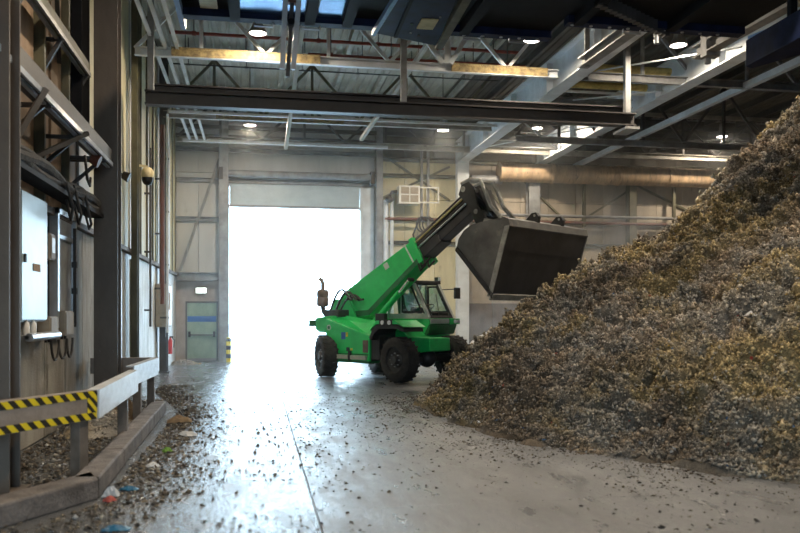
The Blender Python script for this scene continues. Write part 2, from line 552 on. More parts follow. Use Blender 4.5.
def inst(name, me, parent=None, loc=(0, 0, 0), rot=(0, 0, 0), scale=(1, 1, 1)):
    o = bpy.data.objects.new(name, me)
    C.objects.link(o)
    o.parent = parent
    o.location = loc
    o.rotation_euler = rot
    o.scale = scale
    return o


def thing(name, label, cat, loc=(0, 0, 0), rz=0.0, group=None, kind=None):
    o = bpy.data.objects.new(name, None)
    o.empty_display_size = 0.2
    C.objects.link(o)
    o.location = loc
    o.rotation_euler = (0, 0, rz)
    tag(o, label, cat, group, kind)
    return o


def tag(o, label, cat, group=None, kind=None):
    o['label'] = label
    o['category'] = cat
    if group:
        o['group'] = group
    if kind:
        o['kind'] = kind
    return o


# ================================================================== SETTING
rng = random.Random(4)
WX = -2.9          # inner face of the left wall
BY = 30.0          # inner face of the back wall
RX = 22.0          # right wall
RZ = 9.6           # roof underside
FY = -5.0          # front wall behind the camera

# ---- floor: sub-base plus cast slabs with recessed joints
fl = MB().box(WX - .3, RX + .3, FY - .3, BY + .3, -0.4, -0.03).build('floor', 'floor')
tag(fl, 'worn grey concrete hall floor with damp sheen and debris', 'floor', kind='structure')
xs = [WX, 0.5, 5.5, 10.5, 15.5, RX]
ys = [FY, 1, 7, 13, 19, 25, BY]
for i in range(len(xs) - 1):
    for j in range(len(ys) - 1):
        g = 0.011
        o = MB().box(xs[i] + g, xs[i + 1] - g, ys[j] + .0015, ys[j + 1] - .0015, -0.2, 0.0).build('slab', 'floor_wet' if i == 0 else 'floor', fl)

yard = MB().box(-60, 60, BY + .3, 140, -0.4, -0.02).build('yard_ground', 'yard')
tag(yard, 'pale concrete yard outside the open gate', 'ground', kind='structure')
yard2 = MB().box(-60, 60, -80, FY - .3, -0.4, -0.02).build('yard_ground', 'yard')
tag(yard2, 'pale concrete yard behind the hall', 'ground', kind='structure')

# ---- left wall
wl = MB().box(WX - .35, WX - .12, FY, BY + .3, -0.1, RZ + .5).build('wall_left', 'concrete_dirty')
tag(wl, 'left hall wall of concrete panels below metal cladding', 'wall', kind='structure')
# lower precast panels
y = FY
k = 0
while y < BY - 0.01:
    y1 = min(y + 1.2, BY)
    near = y < 16.2
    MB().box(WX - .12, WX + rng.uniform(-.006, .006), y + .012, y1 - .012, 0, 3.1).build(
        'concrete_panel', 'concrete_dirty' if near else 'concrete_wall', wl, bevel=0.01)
    y = y1
MB().box(WX - .12, WX + .10, FY, BY, 3.1, 3.2).build('ledge', 'curb', wl, bevel=0.01)
# upper cladding sheets
y = FY
k = 0
while y < BY - 0.01:
    y1 = min(y + 0.9, BY)
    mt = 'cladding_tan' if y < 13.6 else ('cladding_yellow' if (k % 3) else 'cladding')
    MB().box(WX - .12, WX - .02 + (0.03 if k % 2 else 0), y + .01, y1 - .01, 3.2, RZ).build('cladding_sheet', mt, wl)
    y = y1
    k += 1
# girts on the left wall
for z in (4.9, 6.6, 8.3):
    MB().channel((WX + .02, FY, z), (WX + .02, 14, z), 0.18, 0.08, flip=-1).build('girt', 'steel_olive', wl)
# slender studs
for y in (8.9, 10.1, 11.3, 12.7, 19.6, 20.8, 22.0, 23.2, 25.8, 27.0, 28.4):
    MB().box(WX - .02, WX + (.12 if y < 14 else .06), y, y + .07, 3.2, RZ).build('stud', 'steel_olive', wl)

# ---- back wall (with gate and door openings)
GX0, GX1, GZ = -1.01, 3.83, 5.72
wb = MB()
wb.box(WX - .35, -2.56, BY + .12, BY + .35, -.1, RZ + .5)
wb.box(-2.56, -1.40, BY + .12, BY + .35, 2.2, RZ + .5)
wb.box(-1.40, GX0, BY + .12, BY + .35, -.1, RZ + .5)
wb.box(GX0, GX1, BY + .12, BY + .35, GZ + .75, RZ + .5)
wb.box(GX1, RX, BY + .12, BY + .35, -.1, RZ + .5)
wb = wb.build('wall_back', 'cladding')
tag(wb, 'back hall wall with cladding, roller gate and side door', 'wall', kind='structure')
# lower masonry beside the door
for (a, b, z0, z1) in ((WX, -2.56, 0, 3.0), (-2.56, -1.40, 2.2, 3.0), (-1.40, -1.30, 0, 3.0)):
    MB().box(a, b, BY, BY + .12, z0, z1).build('masonry_panel', 'render_pink', wb)
# cladding over it
x = WX
for x1 in (-2.1, -1.3):
    for z0, z1 in ((3.2, 5.2), (5.2, 6.9), (6.9, RZ)):
        MB().box(x + .008, x1 - .008, BY + .03, BY + .12, z0 + .01, z1 - .01).build('cladding_sheet', 'cladding', wb)
    x = x1
# above the gate
x = GX0 - .3
while x < 4.4:
    x1 = min(x + 1.2, 4.4)
    MB().box(x + .008, x1 - .008, BY + .03, BY + .12, 6.5, RZ).build('cladding_sheet', 'cladding', wb)
    x = x1
# right of the gate: warm sheets above a brown concrete plinth
MB().box(GX1, 4.35, BY, BY + .12, 0, 6.5).build('jamb_panel', 'steel_white', wb)
x = 4.4
k = 0
while x < RX:
    x1 = min(x + 1.15, RX)
    wm = 'cladding_yellow' if x < 7.6 else 'cladding_warm'  # yellow lamp light beside the gate is put into the sheet colour
    if x < 7.6:
        MB().box(x + .008, x1 - .008, BY, BY + .12, 0.02, 4.35).build('cladding_sheet', wm, wb)
    else:
        MB().box(x + .008, x1 - .008, BY - .05, BY + .12, 0, 2.15).build('plinth_panel', 'brown_wall', wb)
        MB().box(x + .008, x1 - .008, BY, BY + .12, 2.15, 4.35).build('cladding_sheet', wm, wb)
    MB().box(x + .008, x1 - .008, BY + .03, BY + .12, 4.4, 6.1).build('cladding_sheet', wm, wb)
    MB().box(x + .008, x1 - .008, BY + .03, BY + .12, 6.12, 7.7).build('cladding_sheet', wm, wb)
    MB().box(x + .008, x1 - .008, BY + .03, BY + .12, 7.72, RZ).build('cladding_sheet', 'roof_dark', wb)
    x = x1
# girts and bracing on the back wall
for (a, b, z) in ((WX, -1.2, 5.2), (WX, 4.4, 6.62), (WX, 4.4, 7.75)):
    MB().channel((a, BY + .02, z), (b, BY + .02, z), 0.16, 0.1, flip=1).build('girt', 'steel_grey', wb)
for z in (8.15, 8.5, 8.85, 9.2):
    MB().box(WX, 20, BY - .1, BY + .03, z, z + .14).build('girt', 'steel_dark', wb)
for z in (4.45, 5.35, 7.0, 7.6):
    MB().channel((4.4, BY, z), (RX, BY, z), 0.14, 0.1).build('girt', 'steel_olive', wb)
MB().ibeam((WX, BY - .15, 3.1), (-1.2, BY - .15, 3.1), .3, .22).build('girt', 'steel_grey', wb)
MB().bar((-2.75, BY - .06, 3.3), (-1.35, BY - .06, 7.4), .1, .06, (0, 1, 0)).build('brace', 'steel_grey', wb)
for a, b in (((4.5, 7.9), (7.3, 6.1)), ((4.6, 6.1), (7.3, 7.4)), ((10.0, 7.2), (12.0, 5.4)), ((12.6, 5.4), (15.0, 6.9)),
             ((15.0, 6.9), (18.5, 5.4)), ((8.3, 7.0), (9.9, 5.5))):
    MB().bar((a[0], BY - .05, a[1]), (b[0], BY - .05, b[1]), .08, .05, (0, 1, 0)).build('brace', 'steel_olive', wb)

# ---- other walls
wr = MB().box(RX, RX + .3, FY, BY + .3, -.1, RZ + .5).build('wall_right', 'brown_wall')
tag(wr, 'far right hall wall behind the heap', 'wall', kind='structure')
wf = MB()  # opening in this unseen wall is added to let daylight in
wf.box(WX - .35, -2.0, FY - .3, FY, -.1, RZ + .5)
wf.box(1.6, RX + .3, FY - .3, FY, -.1, RZ + .5)
wf.box(-2.0, 1.6, FY - .3, FY, 4.4, RZ + .5)
wf = wf.build('wall_front', 'brown_wall')
tag(wf, 'hall wall behind the viewpoint with an open bay added to let in daylight', 'wall', kind='structure')

# ---- roof: corrugated sheets on purlins
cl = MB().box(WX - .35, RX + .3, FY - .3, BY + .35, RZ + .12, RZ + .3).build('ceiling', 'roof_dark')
tag(cl, 'ribbed metal roof over the hall', 'ceiling', kind='structure')
mb = MB()
pr = []
nrib = 5
for i in range(nrib):
    x0 = -0.6 + 1.2 * i / nrib
    w_ = 1.2 / nrib
    pr += [(x0, .0), (x0 + w_ * .55, .0), (x0 + w_ * .65, .04), (x0 + w_ * .9, .04)]
pr.append((0.6, 0.0))
n = len(pr)
vs = [(a, -3.0, b) for a, b in pr] + [(a, 3.0, b) for a, b in pr]
mb.add(vs, [(i, i + 1, n + i + 1, n + i) for i in range(n - 1)])
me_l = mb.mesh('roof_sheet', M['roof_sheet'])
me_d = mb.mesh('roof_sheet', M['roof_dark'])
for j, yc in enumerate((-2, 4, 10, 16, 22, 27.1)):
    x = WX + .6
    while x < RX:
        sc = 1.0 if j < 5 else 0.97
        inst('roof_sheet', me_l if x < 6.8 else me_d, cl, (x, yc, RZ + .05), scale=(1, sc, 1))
        x += 1.2
for x in (-1.6, -.2, 1.2, 2.6, 4.0, 5.4, 6.8, 8.2, 9.6, 11.0, 12.4, 13.8, 15.2, 16.6, 18, 19.4, 20.8):
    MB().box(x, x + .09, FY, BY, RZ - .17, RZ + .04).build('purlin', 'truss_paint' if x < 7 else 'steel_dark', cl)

# ---- columns
def column(x0, x1, y, z1, m, label, plate=True, yd=.36, group=None):
    t = thing('steel_column', label, 'column', ((x0 + x1) / 2, y, 0), kind='structure', group=group)
    hw = (x1 - x0) / 2
    MB().ibeam((0, 0, 0), (0, 0, z1), yd, hw * 2, .025, .018, up=(0, 1, 0)).build('shaft', m, t)
    MB().box(-hw - .08, hw + .08, -yd / 2 - .08, yd / 2 + .08, 0, .03).build('base_plate', m, t)
    for sx in (-1, 1):
        for z in (1.1, 3.05):
            MB().cyl((sx * hw * .55, -yd / 2 - .02, z), (sx * hw * .55, -yd / 2, z), .018, n=6).build('bolt', m, t)
    return t


column(-2.68, -2.27, 8.15, RZ - .1, 'steel_column', 'dark steel column at the left edge nearest the viewer')
column(-2.66, -2.28, 14.1, RZ - .1, 'steel_column', 'broad dark grey steel column behind the striped rail')
column(-2.80, -2.66, 19.0, RZ - .1, 'steel_olive', 'olive brown column on the left wall beyond the guard rails', yd=.26)
column(-2.82, -2.60, 24.5, RZ - .1, 'steel_dark', 'narrow dark column on the left wall near the red pipe')
column(-1.35, -1.02, 29.75, RZ - .1, 'steel_grey', 'grey column between the green door and the gate')
column(4.40, 4.64, 29.75, RZ - .1, 'steel_grey', 'slim grey column right of the gate jamb')
column(7.48, 7.92, 29.6, 8.2, 'steel_white', 'pale column under the first crane runway beam')
column(10.3, 10.75, 29.6, 7.5, 'steel_grey', 'grey column on the back wall behind the bucket')
column(14.5, 14.8, 29.7, 7.5, 'steel_olive', 'brown column on the back wall over the heap')

# ---- gate: roller shutter with guide rails, drum and slats
gt = thing('roller_gate', 'large roller gate raised open onto the bright yard', 'gate', (0, BY, 0), kind='structure')
for k in range(7):
    z = GZ + .02 + k * .115
    MB().box(GX0 + .02, GX1 - .02, .0, .05, z, z + .112).build('slat', 'gate_slat', gt)
MB().box(GX0 - .02, GX1 + .02, -.04, .0, GZ - .06, GZ + .03).build('bottom_rail', 'steel_grey', gt)
MB().cyl((GX0 - .2, -.3, 6.85), (GX1 + .35, -.3, 6.85), .13, n=16).build('drum', 'steel_grey', gt, smooth=True)
MB().box(GX0 - .35, GX0 - .2, -.45, .0, 6.6, 7.05).build('drum_bracket', 'steel_dark', gt)
MB().box(GX1 + .35, GX1 + .5, -.45, .0, 6.6, 7.05).build('drum_bracket', 'steel_dark', gt)
MB().box(GX0 - .16, GX0, -.08, .1, 0, 6.5).build('guide_rail', 'steel_grey', gt)
MB().box(GX1, GX1 + .1, -.08, .1, 0, 6.5).build('guide_rail', 'steel_white', gt)
bo = thing('jamb_bollard', 'yellow and black banded bollard at the left gate jamb', 'bollard', (-1.0, 29.4, 0))
MB().cyl((0, 0, 0), (0, 0, .86), .09, n=16).build('post', 'bollard', bo, smooth=True)
MB().ell((0, 0, .86), (.09, .09, .04), 16, 6).build('cap', 'sticker_yellow', bo, smooth=True)

# ---- side door
dr = thing('door_1', 'pale green steel door with a blue band and push bars', 'door', (-1.98, BY, 0), kind='structure')
MB().box(-.52, .52, .02, .08, .0, 2.16).build('leaf', 'door_green', dr)
for a in (-.58, .52):
    MB().box(a, a + .06, -.02, .1, 0, 2.2).build('door_frame', 'door_frame', dr)
MB().box(-.58, .58, -.02, .1, 2.14, 2.2).build('door_frame', 'door_frame', dr)
MB().box(-.51, .51, .012, .02, 1.45, 1.66).build('blue_band', 'door_blue', dr)
MB().box(-.46, .46, -.06, -.02, .95, 1.0).build('push_bar', 'door_frame', dr)
MB().box(-.48, -.40, -.06, .02, .9, 1.1).build('bar_bracket', 'rubber', dr)
MB().box(.40, .48, -.06, .02, .9, 1.1).build('bar_bracket', 'rubber', dr)
MB().box(-.6, .6, .0, .14, -.02, .03).build('threshold', 'door_frame', dr)
MB().box(-.52, .52, .01, .02, .02, .12).build('kick_plate', 'steel_grey', dr)
ex = thing('exit_light', 'small lit emergency light above the green door', 'light', (-2.0, BY - .02, 2.5))
MB().box(-.2, .2, -.08, .0, -.02, .2).build('housing', 'white_plastic', ex, bevel=.01)
MB().box(-.18, .18, -.09, -.078, .0, .18).build('diffuser', 'exit_lit', ex)

# ================================================================== ROOF STEEL


def truss(y, zb, x0, x1, label, m='truss_paint', dusty=None, step=1.45, mw='truss_paint'):
    t = thing('roof_truss', label, 'truss', (0, y, zb), kind='structure')
    zt = RZ - .22 - zb
    MB().channel((x0, 0, 0), (x1, 0, 0), .2, .12, .015).build('bottom_chord', m, t)
    MB().box(x0, x1, -.06, .06, zt - .1, zt + .04).build('top_chord', m, t)
    k = 0
    x = x0
    while x < x1 - .1:
        xe = min(x + step, x1)
        a, b = (0.08, zt - .1) if k % 2 == 0 else (zt - .1, .08)
        MB().bar((x, 0, a), (xe, 0, b), .08, .07, (0, 1, 0)).build('diagonal', mw, t)
        if k % 2 == 1:
            MB().bar((x, 0, .08), (x, 0, zt - .1), .08, .07, (0, 1, 0)).build('web_post', mw, t)
        x = xe
        k += 1
    if dusty:  # dust strips whose colour also carries the yellow lamp light
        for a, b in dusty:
            MB().box(a, b, -.13, .0, -.085, .085).build('lit_dust_layer', 'truss_lit_dust', t)
            MB().bar((a, -.06, .105), (b, -.06, .105), .14, .03).build('lit_dust_layer', 'truss_lit_dust', t)
    return t


truss(18.75, 7.62, WX + .2, 7.3, 'nearest roof truss with a dusty bottom chord coloured as yellow lit',
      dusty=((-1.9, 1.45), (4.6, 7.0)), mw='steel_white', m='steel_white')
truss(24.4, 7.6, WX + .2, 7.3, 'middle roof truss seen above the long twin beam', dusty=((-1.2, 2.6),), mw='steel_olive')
truss(24.4, 7.3, 8.1, 21.5, 'middle roof truss section right of the first runway beam', mw='steel_dark', m='steel_grey')
truss(28.4, 7.75, WX + .2, 21.5, 'farthest roof truss close to the back wall', mw='steel_dark')
truss(12.6, 7.8, WX + .2, 21.5, 'roof truss above the dark crane platform', mw='steel_grey')
truss(18.75, 7.62, 8.1, 21.5, 'nearest roof truss section right of the first runway beam', mw='steel_grey', m='steel_grey')

# pale diagonal struts leaning from the trusses
for nm, a, b in (('pale strut rising left of the first dusty chord', (0.85, 24.2, 6.7), (1.15, 19.0, 9.2)),
                 ('pale strut crossing below the middle truss', (3.1, 24.0, 7.0), (4.5, 19.2, 8.9))):
    o = MB().bar(a, b, .1, .1).build('roof_strut', 'steel_white')
    tag(o, nm, 'strut', kind='structure')

# twin I-beam hung across the hall
tb = thing('hung_beam', 'long dark twin steel beam hung across the hall', 'beam', (0, 18.0, 6.15), kind='structure')
MB().ibeam((-2.35, -.2, .19), (8.85, -.2, .19), .30, .26).build('lower_beam', 'beam_dark', tb)
MB().ibeam((-2.35, .1, .46), (8.85, .1, .46), .22, .22).build('upper_beam', 'beam_dark', tb)
for x in (-2.25, 3.28, 8.72):
    MB().bar((x, -.1, .1), (x, -.1, 3.2), .13, .13).build('hanger', 'steel_grey', tb)
MB().box(8.55, 8.9, -.4, .3, -.06, 0.0).build('end_plate', 'steel_grey', tb)

# crane runway beams running the length of the hall


def runway(x, label, zb=7.5, h=.85, m='steel_pale', hw=.4):
    t = thing('runway_beam', label, 'beam', (x, 0, zb), kind='structure')
    MB().ibeam((0, 6, h / 2), (0, BY - .2, h / 2), h, hw, .035, .025).build('girder', m, t)
    MB().box(-.05, .05, 6, BY - .2, h, h + .09).build('crane_rail', 'steel_grey', t)
    for y in (8, 11, 14, 17, 20, 23, 26, 28.5):
        for s in (-1, 1):
            MB().box(min(s * .02, s * hw * .48), max(s * .02, s * hw * .48), y, y + .02, .035, h - .035).build('stiffener', m, t)
    return t


runway(7.68, 'pale crane runway beam above the loader boom')
runway(10.75, 'pale crane runway beam further right over the bucket')
o = MB().bar((12.4, 8, 7.6), (12.4, BY, 7.6), .16, .16).build('tie_beam', 'steel_pale')
tag(o, 'thin pale tie beam right of both runway beams', 'beam', kind='structure')

# tubes between the runway beams, yellow lamp light put into their colour
for i, y in enumerate((20.5, 19.2)):
    t = thing('cross_tube', ('lower', 'upper')[i] + ' dusty tube coloured as yellow lit between the two runway beams', 'tube',
              (0, y, 7.95 + .05 * i), kind='structure')
    MB().cyl((7.9, 0, 0), (10.55, 0, 0), .1, n=12).build('tube', 'yellow_lit_tube', t, smooth=True)
    MB().bar((7.9, .12, -.16), (10.55, .12, -.16), .05, .06).build('support_angle', 'steel_white', t)
for a, b in (((8.0, 20.0, 8.0), (10.5, 16.0, 7.6)), ((8.0, 22.5, 7.9), (10.5, 19.5, 7.6)), ((8.0, 27, 7.6), (10.5, 23.4, 7.6)),
             ((8.0, 23.4, 7.6), (10.5, 27, 7.6))):
    o = MB().cyl(a, b, .022, n=8).build('brace_rod', 'steel_pale')
    tag(o, 'thin pale brace rods between the runway beams', 'rod', 'brace rods between the runway beams', 'structure')
for y in (21.5, 27.2):
    o = MB().ibeam((7.9, y, 7.75), (10.6, y, 7.75), .25, .2).build('cross_beam', 'steel_grey')
    tag(o, 'grey cross beam between the runway beams, ' + ('nearer one' if y < 24 else 'farther one'), 'beam', kind='structure')

# pipes under the roof
for i, (y, z, r_, x0, x1, lb) in enumerate(((20.9, 8.42, .10, 1.3, 7.2, 'thick red pipe under the roof behind the truss'),
                                            (21.2, 8.95, .045, -2.2, 7.2, 'thin red pipe high behind the first truss'),
                                            (22.2, 8.8, .02, -2.5, 7.2, 'thin dark pipe above the middle truss, lower one'),
                                            (23.2, 8.75, .02, -2.5, 7.2, 'thin dark pipe above the middle truss, farther one'))):
    t = thing('sprinkler_pipe', lb, 'pipe', (0, y, z))
    MB().cyl((x0, 0, 0), (x1, 0, 0), r_, n=10).build('pipe', 'red_pipe' if i < 2 else 'steel_dark', t, smooth=True)
    for x in np.arange(x0 + .6, x1 - .2, 1.6):
        MB().cyl((x, 0, 0), (x, 0, RZ - .1 - z), .012, n=6).build('hanger_rod', 'steel_dark', t)
        MB().cyl((x - .05, 0, 0), (x + .05, 0, 0), r_ * 1.35, n=10).build('coupling', 'red_pipe' if i < 2 else 'steel_dark', t)
# sloping conduit runs, along the left side of the roof
for i, (x, lb) in enumerate(((-2.30, 'bright metal conduit along the roof edge, leftmost of three'),
                             (-2.06, 'bright metal conduit along the roof edge, middle of three'),
                             (-1.80, 'bright metal conduit along the roof edge, rightmost of three'))):
    o = MB().channel((x, 2, 7.72), (x, 28.3, 7.72), .07, .07).build('conduit', 'steel_white')
    tag(o, lb, 'conduit')
o = MB().bar((-2.5, 28.2, 7.68), (4.6, 28.2, 7.68), .1, .09).build('conduit', 'steel_pale')
tag(o, 'pale cross conduit above the roller gate', 'conduit')
o = MB().bar((-2.5, 23.8, 7.55), (7.3, 23.8, 7.55), .07, .07).build('conduit', 'steel_white')
tag(o, 'white cross conduit just below the long twin beam', 'conduit')
# diagonal pipes rising from roof on the pale bars in front of the roof
for i, (a, b) in enumerate((((4.35, 18.6, 7.7), (3.2, 18.6, 9.3)), ((4.45, 18.6, 7.7), (4.45, 18.6, 9.3)),
                            ((4.55, 18.6, 7.7), (5.5, 18.6, 9.3)))):
    o = MB().bar(a, b, .11, .08, (0, 1, 0)).build('roof_strut', 'steel_white')
    tag(o, ('left', 'upright middle', 'right')[i] + ' white strut of the fan above the first truss', 'strut', kind='structure')

# ---- high bay lamps
lamps = [(6.17, 17.42, 7.95, 'high bay lamp glowing over the boom, nearest row'),
         (9.55, 17.0, 7.9, 'high bay lamp glowing between the runway beams'),
         (0.02, 17.9, 7.9, 'high bay lamp at the top left behind the crane platform'),
         (-0.22, 26.0, 7.75, 'high bay lamp glowing above the gate, under the dusty chord'),
         (6.01, 25.6, 7.75, 'high bay lamp left of the pale runway beam, farther row'),
         (9.75, 27.0, 8.3, 'high bay lamp right of the pale runway beam, farther row'),
         (17.1, 27.3, 8.35, 'high bay lamp beside the heap top, rightmost in the photo'),
         (0.0, 9.0, 7.9, 'added high bay lamp above the bright edged cable tray, outside the view'),  # from here on, unseen lamps added for more light on the heap
         (6.0, 8.6, 7.9, 'added high bay lamp over the front of the heap, outside the view'),
         (11.5, 10.5, 7.9, 'added high bay lamp over the right side of the heap, outside the view'),
         (1.5, 1.5, 7.9, 'added high bay lamp above the viewpoint, outside the view')]
for x, y, z, lb in lamps:
    t = thing('high_bay_lamp', lb, 'lamp', (x, y, z), group='high bay lamps')
    MB().lathe([(.10, .34), (.11, .2), (.19, .05), (.20, .0), (.185, .0), (.175, .05), (.10, .2)], 20).build(
        'reflector', 'lamp_body', t, smooth=True)
    MB().lathe([(.0, .022), (.18, .02), (.18, .012), (.0, .01)], 20).build('lamp_disc', 'lamp_lit', t)
    MB().cyl((0, 0, .34), (0, 0, .5), .09, n=12).build('ballast', 'lamp_body', t)
    MB().cyl((0, 0, .5), (0, 0, RZ - z), .012, n=6).build('cord', 'cable', t)
    l = bpy.data.lights.new('bay_light', 'AREA')
    l.shape = 'DISK'
    l.size = .36
    l.energy = 230
    l.color = (1.0, 0.84, 0.64)
    lo = bpy.data.objects.new('bay_light', l)
    lo.location = (0, 0, .0)
    lo.parent = t
    C.objects.link(lo)

# ================================================================== CRANE PLATFORM (top of the view)
cp = thing('crane_platform', 'dark navy crane platform under the roof with blue sheeting', 'crane', (0, 0, 6.4))
MB().box(-1.2, 4.9, 12.85, 13.05, -.02, .22).build('edge_girder', 'navy', cp)
MB().box(4.9, 8.0, 12.1, 12.3, -.02, .22).build('edge_girder', 'navy', cp)
MB().box(-1.2, 8.0, 9.6, 9.85, -.02, .22).build('edge_girder', 'navy', cp)
MB().box(-1.22, -1.14, 9.6, 13.5, -.04, .2).build('end_girder', 'blue_edge', cp)
MB().box(1.4, 4.9, 9.85, 12.9, .1, .14).build('deck_sheet', 'black_steel', cp)
MB().box(-1.14, -.35, 9.85, 12.9, .1, .14).build('deck_sheet', 'black_steel', cp)
MB().box(4.9, 8.0, 9.85, 12.2, .1, .14).build('deck_sheet', 'black_steel', cp)
MB().box(-.35, .75, 9.85, 12.85, .06, .1).build('underside_sheet', 'blue_sheet', cp)
MB().box(.95, 1.4, 9.85, 12.85, .06, .1).build('underside_sheet', 'blue_sheet', cp)
for x in (-.42, .75, 1.35, 3.3, 5.0, 6.6):
    MB().box(x, x + .16, 9.7, 12.9 if x < 4.7 else 12.15, -.05, .12).build('cross_girder', 'black_steel', cp)
MB().box(-.86, -.6, 12.3, 12.7, .04, .07).build('yellow_plate', 'yellow_plate', cp)
for x in (-.05, .7, 3.4, 4.2, 5.9):
    yl = 13.0 if x < 4.7 else 12.25
    MB().tube([(x, yl, 0), (x, yl, -.08), (x + .3, yl, -.08), (x + .3, yl, 0)], .018).build('cable_loop', 'galv', cp)
for x in np.arange(3.4, 7.6, .32):
    MB().cyl((x, 12.2 if x > 4.8 else 12.95, -.035), (x, 12.2 if x > 4.8 else 12.95, -.015), .03, n=6).build('bolt', 'galv', cp)
for i in range(16):
    MB().box(5.0 + i * .11, 5.08 + i * .11, 11.2 + i * .07, 11.32 + i * .07, -.08, .1).build('drag_chain_link', 'steel_dark', cp)
for x in (-1.05, 7.6):
    MB().bar((x, 10.2, .1), (x, 10.2, 3.0), .14, .14).build('suspension_post', 'steel_dark', cp)
    MB().bar((x, 12.6, .1), (x, 12.6, 3.0), .14, .14).build('suspension_post', 'steel_dark', cp)

# tilted navy plate hung beneath
tp = thing('navy_plate', 'tilted navy panel with a yellow plate hung under the crane', 'panel', (0, 0, 0))
poly = [(1.77, 12.08), (2.83, 12.48), (2.61, 9.9), (1.92, 9.9)]
MB().prismz(poly, 6.0, 6.06).build('panel', 'navy', tp)
MB().bar((1.75, 12.1, 6.0), (1.90, 9.9, 6.0), .06, .08).build('bright_edge', 'blue_edge', tp)
MB().bar((2.10, 12.15, 6.0), (2.05, 9.9, 6.0), .05, .06).build('rib', 'black_steel', tp)
MB().bar((2.86, 12.5, 6.0), (2.80, 9.9, 6.05), .12, .1).build('side_rail', 'steel_olive', tp)
MB().box(2.35, 2.6, 11.35, 11.75, 5.985, 6.0).build('yellow_plate', 'yellow_plate', tp)
for px_, py_ in ((2.3, 11.95), (2.45, 12.05), (2.25, 11.6), (2.1, 11.9), (2.6, 11.25)):
    MB().cyl((px_, py_, 5.985), (px_, py_, 6.0), .018, n=8).build('bolt', 'galv', tp)
MB().bar((2.2, 10.4, 6.05), (2.2, 10.4, 6.4), .08, .08).build('hanger', 'black_steel', tp)
MB().bar((2.5, 11.9, 6.05), (2.5, 11.9, 6.4), .08, .08).build('hanger', 'black_steel', tp)

# telescopic hanging rails
hr = thing('hanging_rails', 'pair of pale hanging rails with rusty core under the crane', 'rails', (0.5, 12.0, 5.35))
MB().bar((-.13, 0, 0), (-.06, 0, 1.6), .075, .05, (0, 1, 0)).build('rail', 'steel_white', hr)
MB().bar((.03, 0, 0), (.16, 0, 1.6), .075, .05, (0, 1, 0)).build('rail', 'steel_white', hr)
MB().bar((-.05, .04, -.1), (.05, .04, 1.6), .06, .06, (0, 1, 0)).build('core_bar', 'steel_dark', hr)
MB().bar((.03, .05, 1.0), (.06, .05, 1.6), .2, .12, (0, 1, 0)).build('carriage', 'rust_pipe', hr)
MB().cyl((0, -.05, .7), (0, .1, .7), .05, n=10).build('roller', 'black_steel', hr)

# hung end carriage of the crane (grey bar with two hangers) and navy box
ec = thing('end_carriage', 'grey crane end carriage bar hung beside the runway beam', 'crane', (0, 0, 0))
MB().ibeam((6.75, 15.9, 7.0), (6.85, 12.4, 7.0), .22, .22).build('carriage_bar', 'steel_grey', ec)
MB().cyl((6.76, 15.7, 6.85), (6.76, 15.7, 7.9), .055, n=12).build('hanger', 'steel_grey', ec)
MB().cyl((6.9, 13.0, 6.45), (6.9, 13.0, 7.6), .055, n=12).build('hanger', 'galv', ec)
MB().box(6.78, 7.0, 12.9, 13.1, 6.75, 6.82).build('clamp', 'galv', ec)
MB().box(6.78, 7.0, 12.9, 13.1, 6.95, 7.02).build('clamp', 'galv', ec)
ec2 = thing('end_carriage', 'second grey carriage bar near the top right with clamps', 'crane', (0, 0, 0))
MB().ibeam((8.6, 14.6, 6.9), (8.7, 11.0, 6.9), .25, .22).build('carriage_bar', 'steel_grey', ec2)
MB().cyl((8.65, 14.3, 6.6), (8.65, 14.3, 7.5), .06, n=12).build('hanger', 'steel_grey', ec2)
MB().box(8.5, 8.8, 14.1, 14.3, 6.7, 7.2).build('clamp', 'steel_grey', ec2)
nb_ = thing('navy_trunking', 'tapered navy blue box at the top right edge', 'box', (0, 0, 0))
MB().prismz([(7.45, 11.25), (7.6, 11.35), (8.35, 9.6), (7.4, 9.3)], 5.55, 5.95).build('casing', 'navy', nb_, bevel=.01)
MB().bar((7.5, 11.2, 5.97), (7.9, 9.5, 5.97), .12, .05).build('top_strip', 'blue_edge', nb_)
MB().bar((7.7, 10.5, 5.95), (7.7, 10.5, 6.4), .1, .1).build('hanger', 'black_steel', nb_)

# ================================================================== LEFT WALL FITTINGS
def cable_tray(x, z, y0, y1, m, label, h=.16, wd=.2, mf='steel_grey'):
    t = thing('cable_tray', label, 'cable tray', (x, 0, z))
    MB().channel((0, y0, 0), (0, y1, 0), h, wd, .012, flip=-1).build('tray', m, t)
    MB().box(-.01, .02, y0, y1, -h / 2 - .02, -h / 2 + .045).build('edge_flange', mf, t)
    MB().box(-.10, -.05, y0, y1 + .1, -h / 2 - .03, -h / 2 - .005).build('edge_flange', mf, t)
    for y in np.arange(y0 + .5, y1, 1.7):
        MB().box(WX + .0 - x, .0, y, y + .05, -h / 2 - .05, -h / 2).build('bracket', 'steel_dark', t)
        MB().bar((WX + .03 - x, y, -.55), (0, y, -.08), .05, .05).build('bracket_stay', 'steel_dark', t)
    return t


cable_tray(-2.36, 4.30, 6.0, 13.85, 'steel_dark', 'dark cable tray with bright edges across the upper left', .26, .2, 'edge_metal')
cable_tray(-2.62, 5.6, 6.0, 13.4, 'steel_olive', 'olive cable tray above the bright edged one', .2, .12)
bd = MB().box(-2.86, -2.70, 13.2, 13.8, 4.5, 9.5).build('wall_duct', 'black_steel')
tag(bd, 'black upright duct left of the broad steel column', 'duct')

